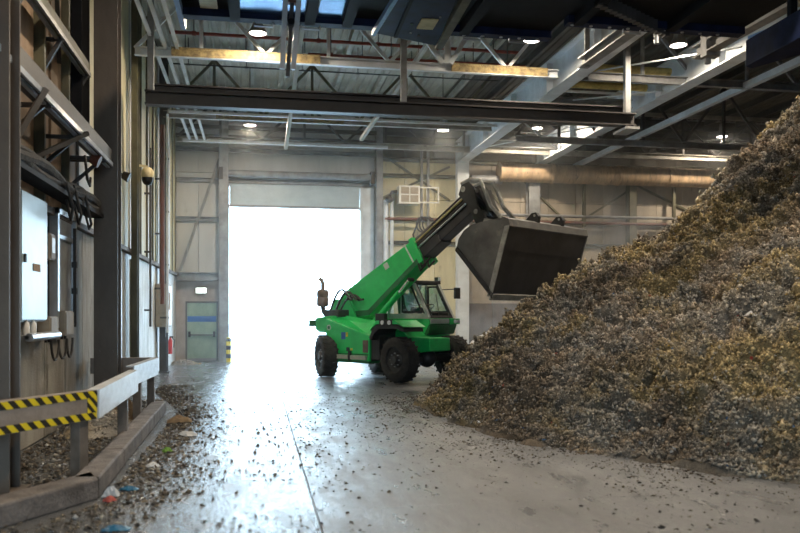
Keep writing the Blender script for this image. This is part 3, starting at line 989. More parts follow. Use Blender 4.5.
dc = thing('cable_bundle', 'thick dusty black cable bundle on a rack above the cabinet', 'cables', (0, 0, 0))
for k in range(5):
    pts = [(-2.55 - .05 * (k % 3), y, 3.42 + .05 * (k // 2) + .05 * math.sin(y * 2.3 + k)) for y in np.arange(8.6, 14.0, .45)]
    MB().tube(pts, .055 + .02 * (k % 2), 8).build('cable', 'dusty_cable', dc, smooth=True)
MB().channel((-2.5, 8.6, 3.33), (-2.5, 13.9, 3.33), .06, .25, flip=-1).build('rack', 'black_steel', dc)
for k, y in enumerate((11.2, 11.7, 12.4)):
    MB().tube([(-2.5, y, 3.5), (-2.42, y + .1, 3.15 - .05 * k), (-2.5, y + .35, 3.0), (-2.6, y + .5, 3.3)], .02, 6).build(
        'loose_cable', 'cable', dc, smooth=True)

cb = thing('electrical_cabinet', 'tall pale blue metal cabinet on the wall beside the near column', 'cabinet', (-2.88, 9.9, 1.62))
MB().box(0, .16, 0, 1.2, 0, 1.56).build('body', 'steel_dark', cb)
MB().box(.16, .19, .03, 1.17, .02, 1.54).build('door', 'cabinet', cb, bevel=.006)
MB().box(.19, .20, .5, .8, .62, .71).build('name_plate', 'cardboard', cb)
MB().box(.19, .215, .1, .15, .7, .8).build('handle', 'rubber', cb)
st = thing('wall_shelf', 'small metal ledge with white bottles below the tall cabinet', 'shelf', (-2.88, 9.8, 1.42))
MB().box(0, .3, 0, 1.35, 0, .04).build('board', 'galv', st)
MB().cyl((.3, 0, .02), (.3, 1.35, .02), .05, n=12).build('front_tube', 'galv', st, smooth=True)
for i, y in enumerate((10.2, 10.5)):
    t = thing('bottle', ('left', 'right')[i] + ' white bottle on the ledge below the tall cabinet', 'bottle', (-2.72, y, 1.46),
              group='bottles on the wall ledge')
    MB().lathe([(0, 0), (.045, 0), (.045, .13), (.018, .165), (.018, .19), (0, .19)], 14).build('body', 'white_plastic', t, smooth=True)
    MB().cyl((0, 0, .19), (0, 0, .215), .02, n=10).build('cap', 'door_blue', t)

fp = thing('framed_hatch', 'metal framed wall hatch right of the tall cabinet', 'hatch', (-2.88, 11.95, 1.52))
MB().box(0, .06, .08, 1.1, .08, 1.62).build('panel', 'steel_grey', fp)
MB().box(0, .12, 0, .09, 0, 1.7).build('frame', 'galv', fp)
MB().box(0, .12, 1.1, 1.19, 0, 1.7).build('frame', 'galv', fp)
MB().box(0, .12, 0, 1.19, 1.62, 1.7).build('frame', 'galv', fp)
MB().box(0, .10, .09, 1.1, 1.28, 1.34).build('frame', 'galv', fp)
MB().cyl((.14, .95, 0), (.14, .95, 1.5), .025, n=8).build('conduit', 'rubber', fp)
for z in (.5, .9):
    MB().box(.1, .17, .92, 1.0, z, z + .09).build('clamp', 'rubber', fp)

for nm, x, y, z, sy, sz, lb in (('junction_box', -2.86, 11.25, 1.38, .42, .3, 'beige junction box left below the framed hatch'),
                                ('junction_box', -2.86, 12.1, 1.40, .5, .36, 'beige junction box right below the framed hatch'),
                                ('junction_box', -2.86, 11.25, 2.43, .24, .36, 'brown junction box with white label beside the framed hatch')):
    t = thing(nm, lb, 'box', (x, y, z), group='junction boxes on the left wall')
    MB().box(0, .16, 0, sy, 0, sz).build('case', 'beige_box', t, bevel=.008)
    MB().box(.16, .175, .02, sy - .02, .02, sz - .02).build('lid', 'beige_box', t)
    for k in range(2):
        MB().cyl((.08, sy * (.3 + .4 * k), -.05), (.08, sy * (.3 + .4 * k), 0), .02, n=8).build('gland', 'rubber', t)
    if 'label' in lb:
        MB().box(.175, .18, .04, sy - .04, .1, .3).build('paper_label', 'white_plastic', t)
for k, (y, s) in enumerate(((11.4, .42), (11.8, .5), (12.3, .36))):
    pts = [(-2.72, y + s * .5 * (1 - math.cos(a)), 1.36 - .28 * math.sin(a)) for a in np.linspace(0, PI, 10)]
    o = MB().tube(pts, .017, 6).build('cable_loop', 'cable', smooth=True)
    tag(o, ('leftmost', 'middle', 'rightmost')[k] + ' black cable loop hanging below the junction boxes', 'cable')
# black conduit beside near column
o = MB().tube([(-2.7, 9.5, 3.5), (-2.7, 9.45, 2.6), (-2.66, 9.5, 1.7), (-2.7, 9.55, 1.3)], [.03, .035, .05, .07], 10).build(
    'hose', 'cable', smooth=True)
tag(o, 'black hose hanging between near column and tall cabinet', 'hose')
# knee braces and rods above the tray
for i, (a, b) in enumerate((((-2.8, 9.0, 3.0), (-2.3, 9.4, 4.2)), ((-2.85, 10.6, 3.6), (-2.3, 11.6, 4.2)), ((-2.85, 8.6, 4.9), (-2.4, 10.6, 6.4)),
                            ((-2.85, 12.4, 5.4), (-2.4, 10.2, 6.6)))):
    o = MB().bar(a, b, .06, .06).build('brace_bar', 'steel_dark')
    tag(o, ('short dark brace left under the dark cable tray', 'short dark brace right under the dark cable tray',
            'dark brace rising above the dark cable tray', 'dark brace leaning back at the upper left')[i], 'brace')
for i, (y, z) in enumerate(((12.9, 4.1), (9.2, 5.6), (15.8, 4.35))):
    t = thing('wall_siren', ('rusty wall fitting under the dark cable tray', 'rusty fitting high at the upper left corner',
                             'dark wall fitting right of the broad column')[i], 'fitting', (-2.5, y, z))
    MB().cyl((0, 0, 0), (.12, 0, -.05), .07, .1, 12).build('horn', 'rust_pipe' if i < 2 else 'cable', t, smooth=True)
    MB().box(-.35, 0, -.03, .03, -.03, .03).build('arm', 'steel_dark', t)
o = MB().tube([(-2.45, 12.2, 4.0), (-2.4, 12.0, 3.85), (-2.4, 12.1, 3.65), (-2.42, 12.4, 3.6), (-2.45, 12.6, 3.75)], .02, 8).build(
    'cable_loop', 'cable', smooth=True)
tag(o, 'black cable loop hanging from the dark cable tray', 'cable')

# dome camera on bracket
t = thing('dome_camera', 'cream dome camera with black lens on the left wall', 'camera', (-2.5, 19.3, 4.8))
MB().ell((0, 0, .17), (.15, .15, .17), 16, 10).build('housing', 'cream', t, smooth=True)
MB().lathe([(.13, .1), (.12, .0), (.08, -.07), (0, -.1)], 16).build('lens', 'rubber', t, smooth=True)
MB().bar((-.35, 0, .38), (0, 0, .34), .05, .05).build('arm', 'cream', t)
# pipes down the left wall
for i, (x, y, r_, m, z0, z1, lb) in enumerate((
        (-2.55, 22.7, .06, 'rust_pipe', 2.0, 6.9, 'tall rust red pipe down the left wall'),
        (-2.5, 23.5, .04, 'steel_white', 1.2, 7.4, 'slim white pipe right of the rust red pipe'),
        (-2.7, 16.2, .05, 'steel_white', 3.2, 8.4, 'white pipe on yellow cladding right of the broad column'),
        (-2.7, 21.4, .03, 'steel_dark', 1.4, 6.0, 'thin black pipe beside the dome camera'))):
    t = thing('wall_pipe', lb, 'pipe', (x, y, 0))
    MB().cyl((0, 0, z0), (0, 0, z1), r_, n=12).build('pipe', m, t, smooth=True)
    for z in np.arange(z0 + .4, z1, 1.5):
        MB().box(-.2 if x > -2.6 else -.15, r_, -.03, .03, z, z + .05).build('clip', 'steel_dark', t)
# switch cabinet, extinguisher, sliding panel, board
t = thing('switch_cabinet', 'narrow beige switch cabinet beyond the second guard rail', 'cabinet', (-2.88, 23.9, 1.35))
MB().box(0, .35, 0, .9, 0, 1.25).build('case', 'beige_box', t, bevel=.01)
MB().box(.35, .37, .04, .86, .04, 1.2).build('door', 'white_plastic', t)
MB().box(.37, .38, .1, .4, .5, 1.0).build('notice', 'cardboard', t)
MB().box(.1, .25, .3, .6, -.3, 0).build('cable_box', 'steel_dark', t)
t = thing('fire_extinguisher', 'red fire extinguisher low on the left wall near the green door', 'extinguisher', (-2.74, 26.6, .45))
MB().lathe([(0, 0), (.06, 0), (.065, .05), (.065, .42), (.03, .5), (.03, .52), (0, .52)], 16).build('cylinder', 'red', t, smooth=True)
MB().box(-.03, .09, -.02, .02, .52, .57).build('valve', 'rubber', t)
MB().tube([(.03, 0, .55), (.12, 0, .45), (.11, 0, .2)], .015, 6).build('hose', 'rubber', t)
t = thing('sliding_hatch', 'white wall hatch with brown edge on the lower left wall', 'hatch', (-2.88, 16.3, .75))
MB().box(0, .08, .1, 1.3, 0, 1.7).build('leaf', 'white_plastic', t)
MB().box(0, .14, 0, .1, -.02, 1.72).build('edge_frame', 'post_brown', t)
o = MB().box(WX, WX + .05, 19.4, 19.55, .2, 3.0).build('wall_conduit', 'steel_olive')
tag(o, 'olive vertical duct strip on the white lower left wall', 'duct')

# ================================================================== BACK WALL FITTINGS
t = thing('air_heater', 'white box air heater with grilles high on the back wall', 'heater', (5.2, 29.3, 5.85))
MB().box(0, .8, 0, .55, 0, .68).build('case', 'white_plastic', t, bevel=.01)
for i in range(2):
    for j in range(2):
        MB().box(.08 + .35 * i, .38 + .35 * i, -.02, .0, .07 + .3 * j, .32 + .3 * j).build('grille', 'beige_box', t)
for z in (.06, .62):
    MB().bar((.8, 0, z), (1.5, 0, z), .05, .05).build('frame_bar', 'white_plastic', t)
MB().bar((1.5, 0, .03), (1.5, 0, .65), .05, .05).build('frame_bar', 'white_plastic', t)
MB().bar((1.1, .2, .03), (1.1, .2, .65), .05, .05).build('frame_bar', 'white_plastic', t)
for i, x in enumerate((6.1, 6.35)):
    o = MB().cyl((x, 29.5, 4.6 if i else 5.2), (x, 29.5, 8.0), .055, n=10).build('flue_pipe', 'steel_grey', smooth=True)
    tag(o, ('left', 'right')[i] + ' grey flue pipe above the white air heater', 'pipe')
for i, (x, w_) in enumerate(((4.75, .1), (4.98, .07))):
    o = MB().cyl((x, 29.6, .2), (x, 29.6, 6.0), w_, n=10).build('wall_pipe', 'steel_pale', smooth=True)
    tag(o, ('thicker', 'thinner')[i] + ' pale standpipe right of the gate', 'pipe')
t = thing('pipe_valve', 'dark pipe fitting at the head of the pale standpipe', 'valve', (4.85, 29.4, 6.0))
MB().ell((0, 0, 0), (.16, .16, .12), 12, 8).build('body', 'steel_dark', t, smooth=True)
MB().tube([(0, 0, .1), (.1, 0, .3), (.3, 0, .32)], .05, 8).build('elbow', 'steel_dark', t, smooth=True)
t = thing('hose_reel', 'dark hose loops hung below the air heater', 'hose', (6.1, 29.4, 5.2))
for k in range(3):
    MB().tube([(.22 * math.cos(a) + .12 * k, 0, -.1 + .28 * math.sin(a)) for a in np.linspace(.5, 5.8, 14)], .03, 6).build(
        'loop', 'cable', t, smooth=True)
MB().tube([(-.1, 0, .1), (-.35, 0, -.5), (-.2, 0, -.9)], .03, 6).build('hose', 'cable', t, smooth=True)

du = thing('ventilation_duct', 'long dusty round duct along the upper back wall', 'duct', (0, 29.35, 7.15))
MB().cyl((9.1, 0, 0), (21.5, 0, 0), .36, n=24).build('duct', 'duct', du, smooth=True)
for x in (9.12, 11.2, 13.4, 13.9, 16, 18.2, 20.4):
    MB().cyl((x - .05, 0, 0), (x + .05, 0, 0), .39, n=24).build('flange', 'duct', du, smooth=True)
for x in (10.4, 12.6, 16.4, 19.4):
    MB().bar((x, .2, -2.0), (x, .2, -.3), .12, .1).build('support', 'steel_olive', du)
    MB().cyl((x, 0, .3), (x, 0, 1.2), .02, n=6).build('hanger_rod', 'steel_dark', du)
for i, z in enumerate((5.55, 5.3)):
    o = MB().cyl((4.7 if i else 7.9, 29.55, z), (21.5, 29.55, z), .06, n=10).build('wall_pipe', 'rust_pipe' if i else 'steel_grey', smooth=True)
    tag(o, ('upper', 'lower')[i] + ' horizontal pipe on the back wall behind the bucket', 'pipe')
o = MB().cyl((8.0, 29.4, 6.85), (9.2, 29.4, 6.85), .16, n=14).build('duct_stub', 'steel_grey', smooth=True)
tag(o, 'grey duct stub between pale column and round duct', 'duct')

# low wall of blocks in front of back wall on the right
bw = thing('push_wall', 'low pale concrete push wall behind the loader wheels', 'wall', (0, 28.2, 0), kind='structure')
x = 6.4
while x < 15:
    MB().box(x + .01, x + 1.59, 0, .6, 0, .62).build('block', 'concrete_wall', bw, bevel=.02)
    x += 1.6

# ================================================================== GUARD RAILS AND CURB
def rail(p0, p1, z0, z1, m, label, posts, tape=False, endcap=None, thick=.12):
    a = Vector((p0[0], p0[1], 0))
    b = Vector((p1[0], p1[1], 0))
    L_ = (b - a).length
    ang = math.atan2(b.y - a.y, b.x - a.x)
    t = thing('guard_rail', label, 'guard rail', (a.x, a.y, 0), ang)
    mb_ = MB()
    h = z1 - z0
    pr_ = [(0, 0), (thick, 0), (thick, .02), (.02, .02), (.02, h - .02), (thick, h - .02), (thick, h), (0, h)]
    n_ = len(pr_)
    vs_ = [(0, q, z0 + r__) for q, r__ in pr_] + [(L_, q, z0 + r__) for q, r__ in pr_]
    mb_.add(vs_, [(i, (i + 1) % n_, n_ + (i + 1) % n_, n_ + i) for i in range(n_)] + [tuple(range(n_)), tuple(range(n_, 2 * n_))])
    mb_.build('beam', m, t)
    if tape:
        MB().box(0, L_ - .0, -.006, .0, z1 - .075, z1 - .005).build('hazard_tape', 'tape', t)
        MB().box(0, L_ - .0, -.006, .0, z0 + .005, z0 + .075).build('hazard_tape', 'tape', t)
        MB().box(L_ - .13, L_, -.008, -.002, z0 + .07, z1 - .07).build('hazard_tape', 'tape_end', t)
    for d, off, zt in posts:
        MB().box(d - .06, d + .06, off - .06, off + .06, .02, zt).build('post', 'post_brown', t, bevel=.005)
        MB().box(d - .11, d + .11, off - .11, off + .11, 0, .02).build('foot_plate', 'post_brown', t)
    return t


rail((-2.62, 6.66), (-1.58, 8.41), .66, .95, 'rail_brown', 'near guard rail with yellow and black hazard tape',
     [(1.93, .12, .68)], tape=True)
# lateral rails run away from the camera: their outer face looks to the right (+x)
rail((-1.56, 8.45), (-1.60, 11.4), .66, .95, 'rail_steel', 'long pale guard rail running back from the striped one',
     [(2.4, .12, .68)])
rail((-1.78, 12.3), (-1.70, 14.55), .66, .95, 'rail_steel', 'second pale guard rail farther back along the left wall',
     [(.8, .1, .68), (2.1, .1, .68)])
rail((-2.85, 14.62), (-1.72, 14.62), .68, .95, 'rail_brown', 'brown guard rail returning to the left wall',
     [(.5, .12, .68)])

cu = thing('curb_beam', 'low chipped concrete curb under the guard rails', 'curb', (0, 0, 0), kind='structure')
MB().prismz([(-2.75, 5.55), (-1.44, 7.74), (-1.56, 8.1), (-2.85, 5.95)], 0, .2).build('curb_stone', 'curb', cu, bevel=.02)
y = 7.8
while y < 14.4:
    y1 = min(y + 1.6, 14.5)
    xa, xb = -1.44 - .018 * (y - 7.8), -1.44 - .018 * (y1 - 7.8)
    MB().prismz([(xa, y + .006), (xb, y1 - .006), (xb - .24, y1 - .006), (xa - .24, y + .006)], 0, .2).build(
        'curb_stone', 'curb', cu, bevel=.02)
    y = y1

# ================================================================== TELEHANDLER
TH = thing('telehandler', 'green telescopic loader with raised bucket beside the waste heap', 'loader',
           (3.5223, 21.4822, 0), R(-54))
WB, TR, WR = 1.4, 1.02, .58


def wheel_parts(x, y, out, steer, label=None):
    """out = -1: outer face to the right side (-y)"""
    prof_t = [(.33, -.19), (.40, -.215), (.52, -.20), (.56, -.16), (.57, 0), (.56, .16), (.52, .20), (.40, .215), (.33, .19)]
    rim_p = [(.34, -.19), (.33, -.12), (.20, -.07 * 1), (.16, -.13), (.0, -.13)]
    rot = (0, 0, steer)
    if out > 0:
        prof = [(r_, -h) for r_, h in rim_p]
    else:
        prof = rim_p
    rim = MB().lathe(prof, 32, 'y')
    rim.lathe([(.34, .19), (.33, -.19)], 32, 'y')
    wo = rim.build('wheel', 'rim', TH, smooth=True, loc=(x, y, WR), rot=rot)
    ty = MB().lathe(prof_t, 36, 'y').build('tyre', 'tyre', wo, smooth=True)
    tr = MB()
    for i in range(22):
        for s in (-1, 1):
            a = 2 * PI * (i + (.5 if s > 0 else 0)) / 22
            a2 = a + .16
            pts = []
            for (aa, yy) in ((a, 0.0), (a + .09, .0), (a2 + .09, s * .2), (a2, s * .2)):
                for rr in (.55, .577):
                    pts.append((rr * math.cos(aa), yy, rr * math.sin(aa)))
            tr.add(pts, [(0, 2, 3, 1), (2, 4, 5, 3), (4, 6, 7, 5), (6, 0, 1, 7), (1, 3, 5, 7), (0, 6, 4, 2)])
    tr.build('tread', 'tyre', wo)
    oy = -.13 if out < 0 else .13
    MB().cyl((0, oy, 0), (0, oy + .09 * out, 0), .13, .11, 18).build('hub', 'rim', wo, smooth=True)
    for i in range(8):
        a = 2 * PI * i / 8
        p = (.165 * math.cos(a), oy + .04 * out * -1 + .05 * out, .165 * math.sin(a))
        MB().cyl(p, (p[0], p[1] + .035 * out, p[2]), .018, n=6).build('wheel_nut', 'steel_grey', wo)
    return wo


wheel_parts(WB, -TR, -1, R(-6))
wheel_parts(-WB, -TR, -1, R(-26))
wheel_parts(WB, TR, 1, R(-6))
wheel_parts(-WB, TR, 1, R(-26))
MB().cyl((WB, -.85, WR), (WB, .85, WR), .11, n=14).build('axle', 'machine_black', TH, smooth=True)
MB().ell((WB, 0, WR), (.26, .24, .24), 16, 10).build('differential', 'machine_black', TH, smooth=True)
MB().cyl((-WB, -.85, WR), (-WB, .85, WR), .11, n=14).build('axle', 'machine_black', TH, smooth=True)
MB().ell((-WB, 0, WR), (.26, .24, .24), 16, 10).build('differential', 'machine_black', TH, smooth=True)
# chassis
MB().prism([(-2.0, .75), (-1.9, 1.25), (.9, 1.3), (1.1, 1.13), (1.85, 1.11), (1.87, .78), (1.0, .68), (-1.0, .55)], -.4, .4).build(
    'chassis', 'green', TH, bevel=.02)
MB().prism([(-1.8, 1.22), (-1.95, 1.3), (-1.95, 1.62), (-1.3, 1.68), (-1.1, 1.2)], -.95, .95).build('rear_body', 'green', TH, bevel=.03)
MB().box(-2.2, -2.0, -.98, -.55, 1.38, 1.56).build('rear_light_box', 'green_dark', TH, bevel=.01)
MB().box(-2.22, -2.2, -.94, -.78, 1.42, 1.52).build('rear_lamp', 'lens_red', TH)
# engine hood: right side, sloping shoulder
hb = MB()
S = [(-1.36, 1.60), (.36, 1.16), (.36, .48), (-.98, .46), (-1.10, 1.02), (-1.36, 1.15)]
Ti = [(-1.45, 1.72), (.26, 1.52), (.26, .48), (-.98, .46), (-1.10, 1.02), (-1.45, 1.15)]
vs = [(a, -1.07, b) for a, b in S] + [(a, -.42, b) for a, b in Ti]
n = 6
hb.add(vs, [tuple(range(n)), tuple(range(2 * n - 1, n - 1, -1))] + [((i + 1) % n, i, n + i, n + (i + 1) % n) for i in range(n)])
hb.build('engine_hood', 'green', TH, bevel=.02)
hs = MB().box(-.96, .34, -1.083, -1.07, .66, .675).build('hood_seam', 'machine_black', TH)
MB().box(-.96, .36, -1.12, -.5, .44, .50).build('sill', 'green_dark', TH)
MB().box(-1.0, -.42, -1.14, -1.06, .53, .64).build('step', 'step_plate', TH)
MB().box(-.30, .28, -1.14, -1.06, .53, .64).build('step', 'step_plate', TH)
MB().box(-.40, -.32, -1.13, -1.06, .5, .75).build('step_bracket', 'machine_black', TH)
MB().cyl((-1.22, -1.085, 1.36), (-1.22, -1.07, 1.36), .075, n=18).build('round_sticker', 'sticker_white', TH, label='white round sticker')
MB().cyl((-1.22, -1.09, 1.36), (-1.22, -1.085, 1.36), .05, n=18).build('sticker_core', 'green_dark', TH)
MB().box(-.72, -.56, -1.08, -1.07, 1.05, 1.24).build('sticker', 'sticker_blue', TH, label='blue sticker')
MB().box(-.54, -.46, -1.08, -1.07, 1.12, 1.24).build('sticker', 'sticker_yellow', TH, label='yellow sticker')
MB().box(-.52, -.40, -1.08, -1.07, .74, .84).build('vent', 'machine_black', TH)
MB().box(-.36, -.28, -1.08, -1.07, .76, .82).build('sticker', 'sticker_yellow', TH, label='small yellow sticker')
MB().box(.12, .32, -1.082, -1.07, .72, 1.04).build('grille', 'exhaust', TH, label='brown grille')
MB().box(-1.02, .36, -1.0, -.4, .5, .6).build('under_tray', 'machine_black', TH)
# front right fender and lights
MB().prism([(.50, 1.1), (.62, 1.36), (.78, 1.46), (1.55, 1.46), (1.72, 1.36), (1.74, 1.28), (1.62, 1.30), (1.5, 1.35), (.85, 1.34), (.68, 1.22), (.58, 1.05)],
           -1.22, -.5).build('fender', 'machine_black', TH, bevel=.01)
MB().prism([(.55, 1.30), (.78, 1.56), (1.42, 1.57), (1.74, 1.40), (1.56, 1.468), (.78, 1.468), (.62, 1.37)], -1.24, -.42).build('fender_cover', 'green', TH, bevel=.01)
for x in (1.02, 1.26):
    MB().cyl((x, -1.27, 1.51), (x, -1.24, 1.51), .055, n=14).build('headlight', 'lens', TH)
MB().box(.9, 1.36, -1.245, -1.20, 1.44, 1.585).build('light_box', 'machine_black', TH)
MB().box(.36, .66, -1.0, -.4, .55, 1.3).build('wheel_arch', 'machine_black', TH)
# black mirror/box on post right side
MB().box(.5, .84, -1.0, -.88, 1.36, 1.74).build('side_mirror', 'rubber', TH, bevel=.015)
MB().bar((.62, -.9, 1.7), (.3, -.5, 1.72), .03, .03).build('mirror_arm', 'machine_black', TH)
# engine, exhaust, filter, hoses behind the hood
MB().box(-1.85, -1.2, -.75, -.3, 1.65, 1.85).build('engine_block', 'machine_black', TH, bevel=.03)
MB().lathe([(0, 1.93), (.13, 1.93), (.17, 1.98), (.17, 2.18), (.155, 2.2), (.17, 2.22), (.17, 2.36), (.12, 2.42), (0, 2.43)], 20,
           c=(-1.92, -.7, 0)).build('air_filter', 'exhaust', TH, smooth=True)
MB().tube([(-1.92, -.7, 2.4), (-1.92, -.7, 2.6), (-1.95, -.7, 2.68), (-2.04, -.7, 2.72)], .055, 12).build('intake_pipe', 'exhaust', TH, smooth=True)
MB().tube([(-1.92, -.7, 1.95), (-1.88, -.7, 1.8), (-1.8, -.65, 1.66)], .07, 12).build('filter_elbow', 'machine_black', TH, smooth=True)
for k, (a, h) in enumerate(((0.0, .42), (.12, .36), (.22, .27), (.05, .2))):
    pts = [(-1.75 + a + q * .9, -.55 + .1 * k, 1.85 + h * math.sin(PI * min(1, q * 1.1)) + .28 * q) for q in np.linspace(0, 1, 10)]
    MB().tube(pts, .034, 6).build('hydraulic_hose', 'cable', TH, smooth=True)
# boom
MB().prism([(-1.95, 1.55), (-2.0, 1.85), (-1.75, 2.15), (-1.15, 2.1), (-.9, 1.55)], -.36, -.29).build('boom_mount', 'green', TH, bevel=.01)
MB().prism([(-1.95, 1.55), (-2.0, 1.85), (-1.75, 2.15), (-1.15, 2.1), (-.9, 1.55)], .29, .36).build('boom_mount', 'green', TH, bevel=.01)
bm_ = MB().prism([(-1.85, 1.80), (-1.62, 2.27), (-1.42, 2.40), (1.07, 3.63), (1.45, 3.10), (-.50, 1.66), (-1.35, 1.55)], -.26, .26).build(
    'boom', 'green', TH, bevel=.03)
MB().prism([(1.0, 3.66), (1.14, 3.72), (1.54, 3.10), (1.40, 3.01)], -.30, .30).build('boom_collar', 'green', bm_, bevel=.01)
MB().prism([(.82, 3.535), (.86, 3.555), (1.26, 2.98), (1.22, 2.95)], -.268, .268).build('boom_band', 'sticker_white', bm_)
MB().prism([(.05, 3.05), (.2, 3.12), (.3, 2.98), (.15, 2.91)], -.268, -.255).build('boom_sticker', 'sticker_white', bm_)
MB().prism([(-1.3, 1.62), (-.48, 1.70), (1.40, 3.08), (1.33, 3.18), (-.52, 1.84), (-1.3, 1.8)], -.275, -.258).build('boom_shade_strip', 'green_dark', bm_)  # shade of the boom underside put in as a darker green strip
MB().prism([(.9, 3.45), (2.95, 4.74), (3.2, 4.32), (1.3, 3.1)], -.19, .19).build('inner_boom', 'boom_steel', TH, bevel=.02)
MB().prism([(.9, 3.50), (1.75, 4.02), (2.08, 3.56), (1.3, 3.05)], -.22, .22).build('middle_boom', 'boom_steel', TH, bevel=.02)
for k, (oy, oz, m_) in enumerate(((-.2, -.10, 'hose_yellow'), (-.2, -.22, 'cable'), (-.12, .04, 'cable'), (.0, .05, 'hose_yellow'), (-.205, -.3, 'galv'))):
    MB().tube([(1.15, oy - .03, 3.64 + oz), (2.0, oy - .03, 4.16 + oz), (2.92, oy - .03, 4.74 + oz)], .026, 8).build('boom_hose', m_, TH, smooth=True)
for k, (x, z) in enumerate(((1.5, 3.02), (1.62, 3.1), (1.75, 3.0), (1.45, 2.92))):
    MB().tube([(x - .12, -.25, z + .12), (x, -.3, z - .08), (x + .14, -.25, z + .08)], .03, 6).build('hose_clamp', 'machine_black', TH, smooth=True)
# lift cylinder
MB().cyl((-.35, -.36, 1.35), (.75, -.36, 2.28), .085, n=16).build('lift_cylinder', 'green', TH, smooth=True)
MB().cyl((.70, -.36, 2.24), (1.10, -.36, 2.60), .045, n=12).build('lift_rod', 'chrome', TH, smooth=True)
MB().cyl((1.1, -.38, 2.62), (1.1, -.2, 2.62), .05, n=12).build('pin', 'machine_black', TH, smooth=True)
# boom head / quick coupler
for s in (-1, 1):
    y0 = s * .26
    MB().prism([(2.70, 4.66), (2.80, 4.90), (3.02, 4.94), (3.16, 4.80), (3.30, 4.36), (3.66, 3.90), (3.66, 3.74), (3.30, 3.78), (3.05, 4.30)],
               y0 - .025, y0 + .025).build('head_plate', 'machine_black', TH, bevel=.006)
    MB().tube([(2.78, y0, 4.92), (3.05, y0, 5.0), (3.36, y0, 4.94), (3.52, y0, 4.64), (3.68, y0, 4.3), (4.0, y0, 3.98), (4.25, y0, 3.86)],
              .05, 8).build('head_frame_tube', 'worn_edge', TH, smooth=True)
MB().prism([(3.22, 4.78), (3.40, 4.74), (3.55, 4.36), (3.66, 4.2), (3.5, 4.22), (3.34, 4.5)], -.13, .13).build('coupler_panel', 'bucket_out', TH, bevel=.01)
MB().cyl((2.85, -.3, 4.78), (2.85, .3, 4.78), .07, n=14).build('pin', 'worn_edge', TH, smooth=True)
MB().cyl((3.25, -.3, 4.2), (3.25, .3, 4.2), .06, n=14).build('pin', 'worn_edge', TH, smooth=True)
MB().cyl((2.95, 0, 4.62), (3.6, 0, 4.12), .075, n=14).build('tilt_cylinder', 'machine_black', TH, smooth=True)
MB().prism([(3.5, 3.72), (3.6, 4.0), (4.3, 3.86), (4.9, 3.84), (4.9, 3.76), (4.1, 3.7)], -.42, .42).build('coupler_frame', 'worn_edge', TH, bevel=.01)
# bucket, tipped: opening faces down and back
BW = 1.55
prof = [(3.71, 3.19), (3.78, 3.42), (3.94, 3.60), (4.17, 3.71), (4.64, 3.77), (5.06, 3.78), (5.15, 3.74), (5.18, 3.62), (4.70, 2.09)]
inner = []
cx_, cz_ = 4.4, 3.1
th = .035
for i, (a, b) in enumerate(prof):
    p = prof[max(i - 1, 0)]
    q = prof[min(i + 1, len(prof) - 1)]
    dx, dz = q[0] - p[0], q[1] - p[1]
    l_ = math.hypot(dx, dz)
    inner.append((a + dz / l_ * th, b - dx / l_ * th))
sh = MB()
n = len(prof)
back_top = 7
for i in range(n - 1):
    quad = [prof[i], prof[i + 1], inner[i + 1], inner[i]]
    sh.prism(quad, -BW, BW)
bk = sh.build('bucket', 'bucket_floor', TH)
MB().prism(prof, -BW - .03, -BW).build('side_plate', 'bucket_out', bk, bevel=.005, label='dusty grey right side plate')
MB().prism(prof, BW, BW + .03).build('side_plate', 'bucket_out', bk, bevel=.005)
for s in (-1, 1):
    yy = (BW + .03) * s
    y0, y1 = (yy - .025, yy + .0) if s < 0 else (yy, yy + .025)
    MB().prism([(5.20, 3.62), (4.72, 2.09), (4.60, 2.11), (5.07, 3.60)], y0, y1).build('edge_strip', 'worn_edge', bk)
    MB().prism([(4.72, 2.07), (3.69, 3.16), (3.75, 3.24), (4.76, 2.17)], y0, y1).build('edge_strip', 'boom_steel', bk)
    MB().cyl((4.66, y0, 2.24), (4.66, y1 + .01 * s, 2.24), .035, n=12).build('edge_bolt', 'machine_black', bk)
MB().prism([(4.76, 2.14), (4.68, 2.02), (4.64, 2.04), (4.71, 2.17)], -BW - .05, BW + .05).build('cutting_edge', 'worn_edge', bk)
MB().prism([(4.64, 3.77), (5.06, 3.80), (5.17, 3.75), (5.21, 3.60), (5.19, 3.58), (5.13, 3.72), (5.05, 3.76)], -BW - .04, BW + .04).build(
    'top_lip', 'bucket_out', bk)
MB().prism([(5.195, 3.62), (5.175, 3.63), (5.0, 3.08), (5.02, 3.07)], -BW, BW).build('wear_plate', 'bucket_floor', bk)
for y in (-.42, .58):
    MB().prism([(4.75, 3.78), (4.98, 3.99), (5.1, 4.0), (5.17, 3.9), (5.14, 3.76)], y - .05, y + .05).build('lifting_eye', 'machine_black', bk, bevel=.008)
    MB().cyl((5.06, y - .056, 3.93), (5.06, y + .056, 3.93), .03, n=12).build('eye_hole', 'worn_edge', bk)
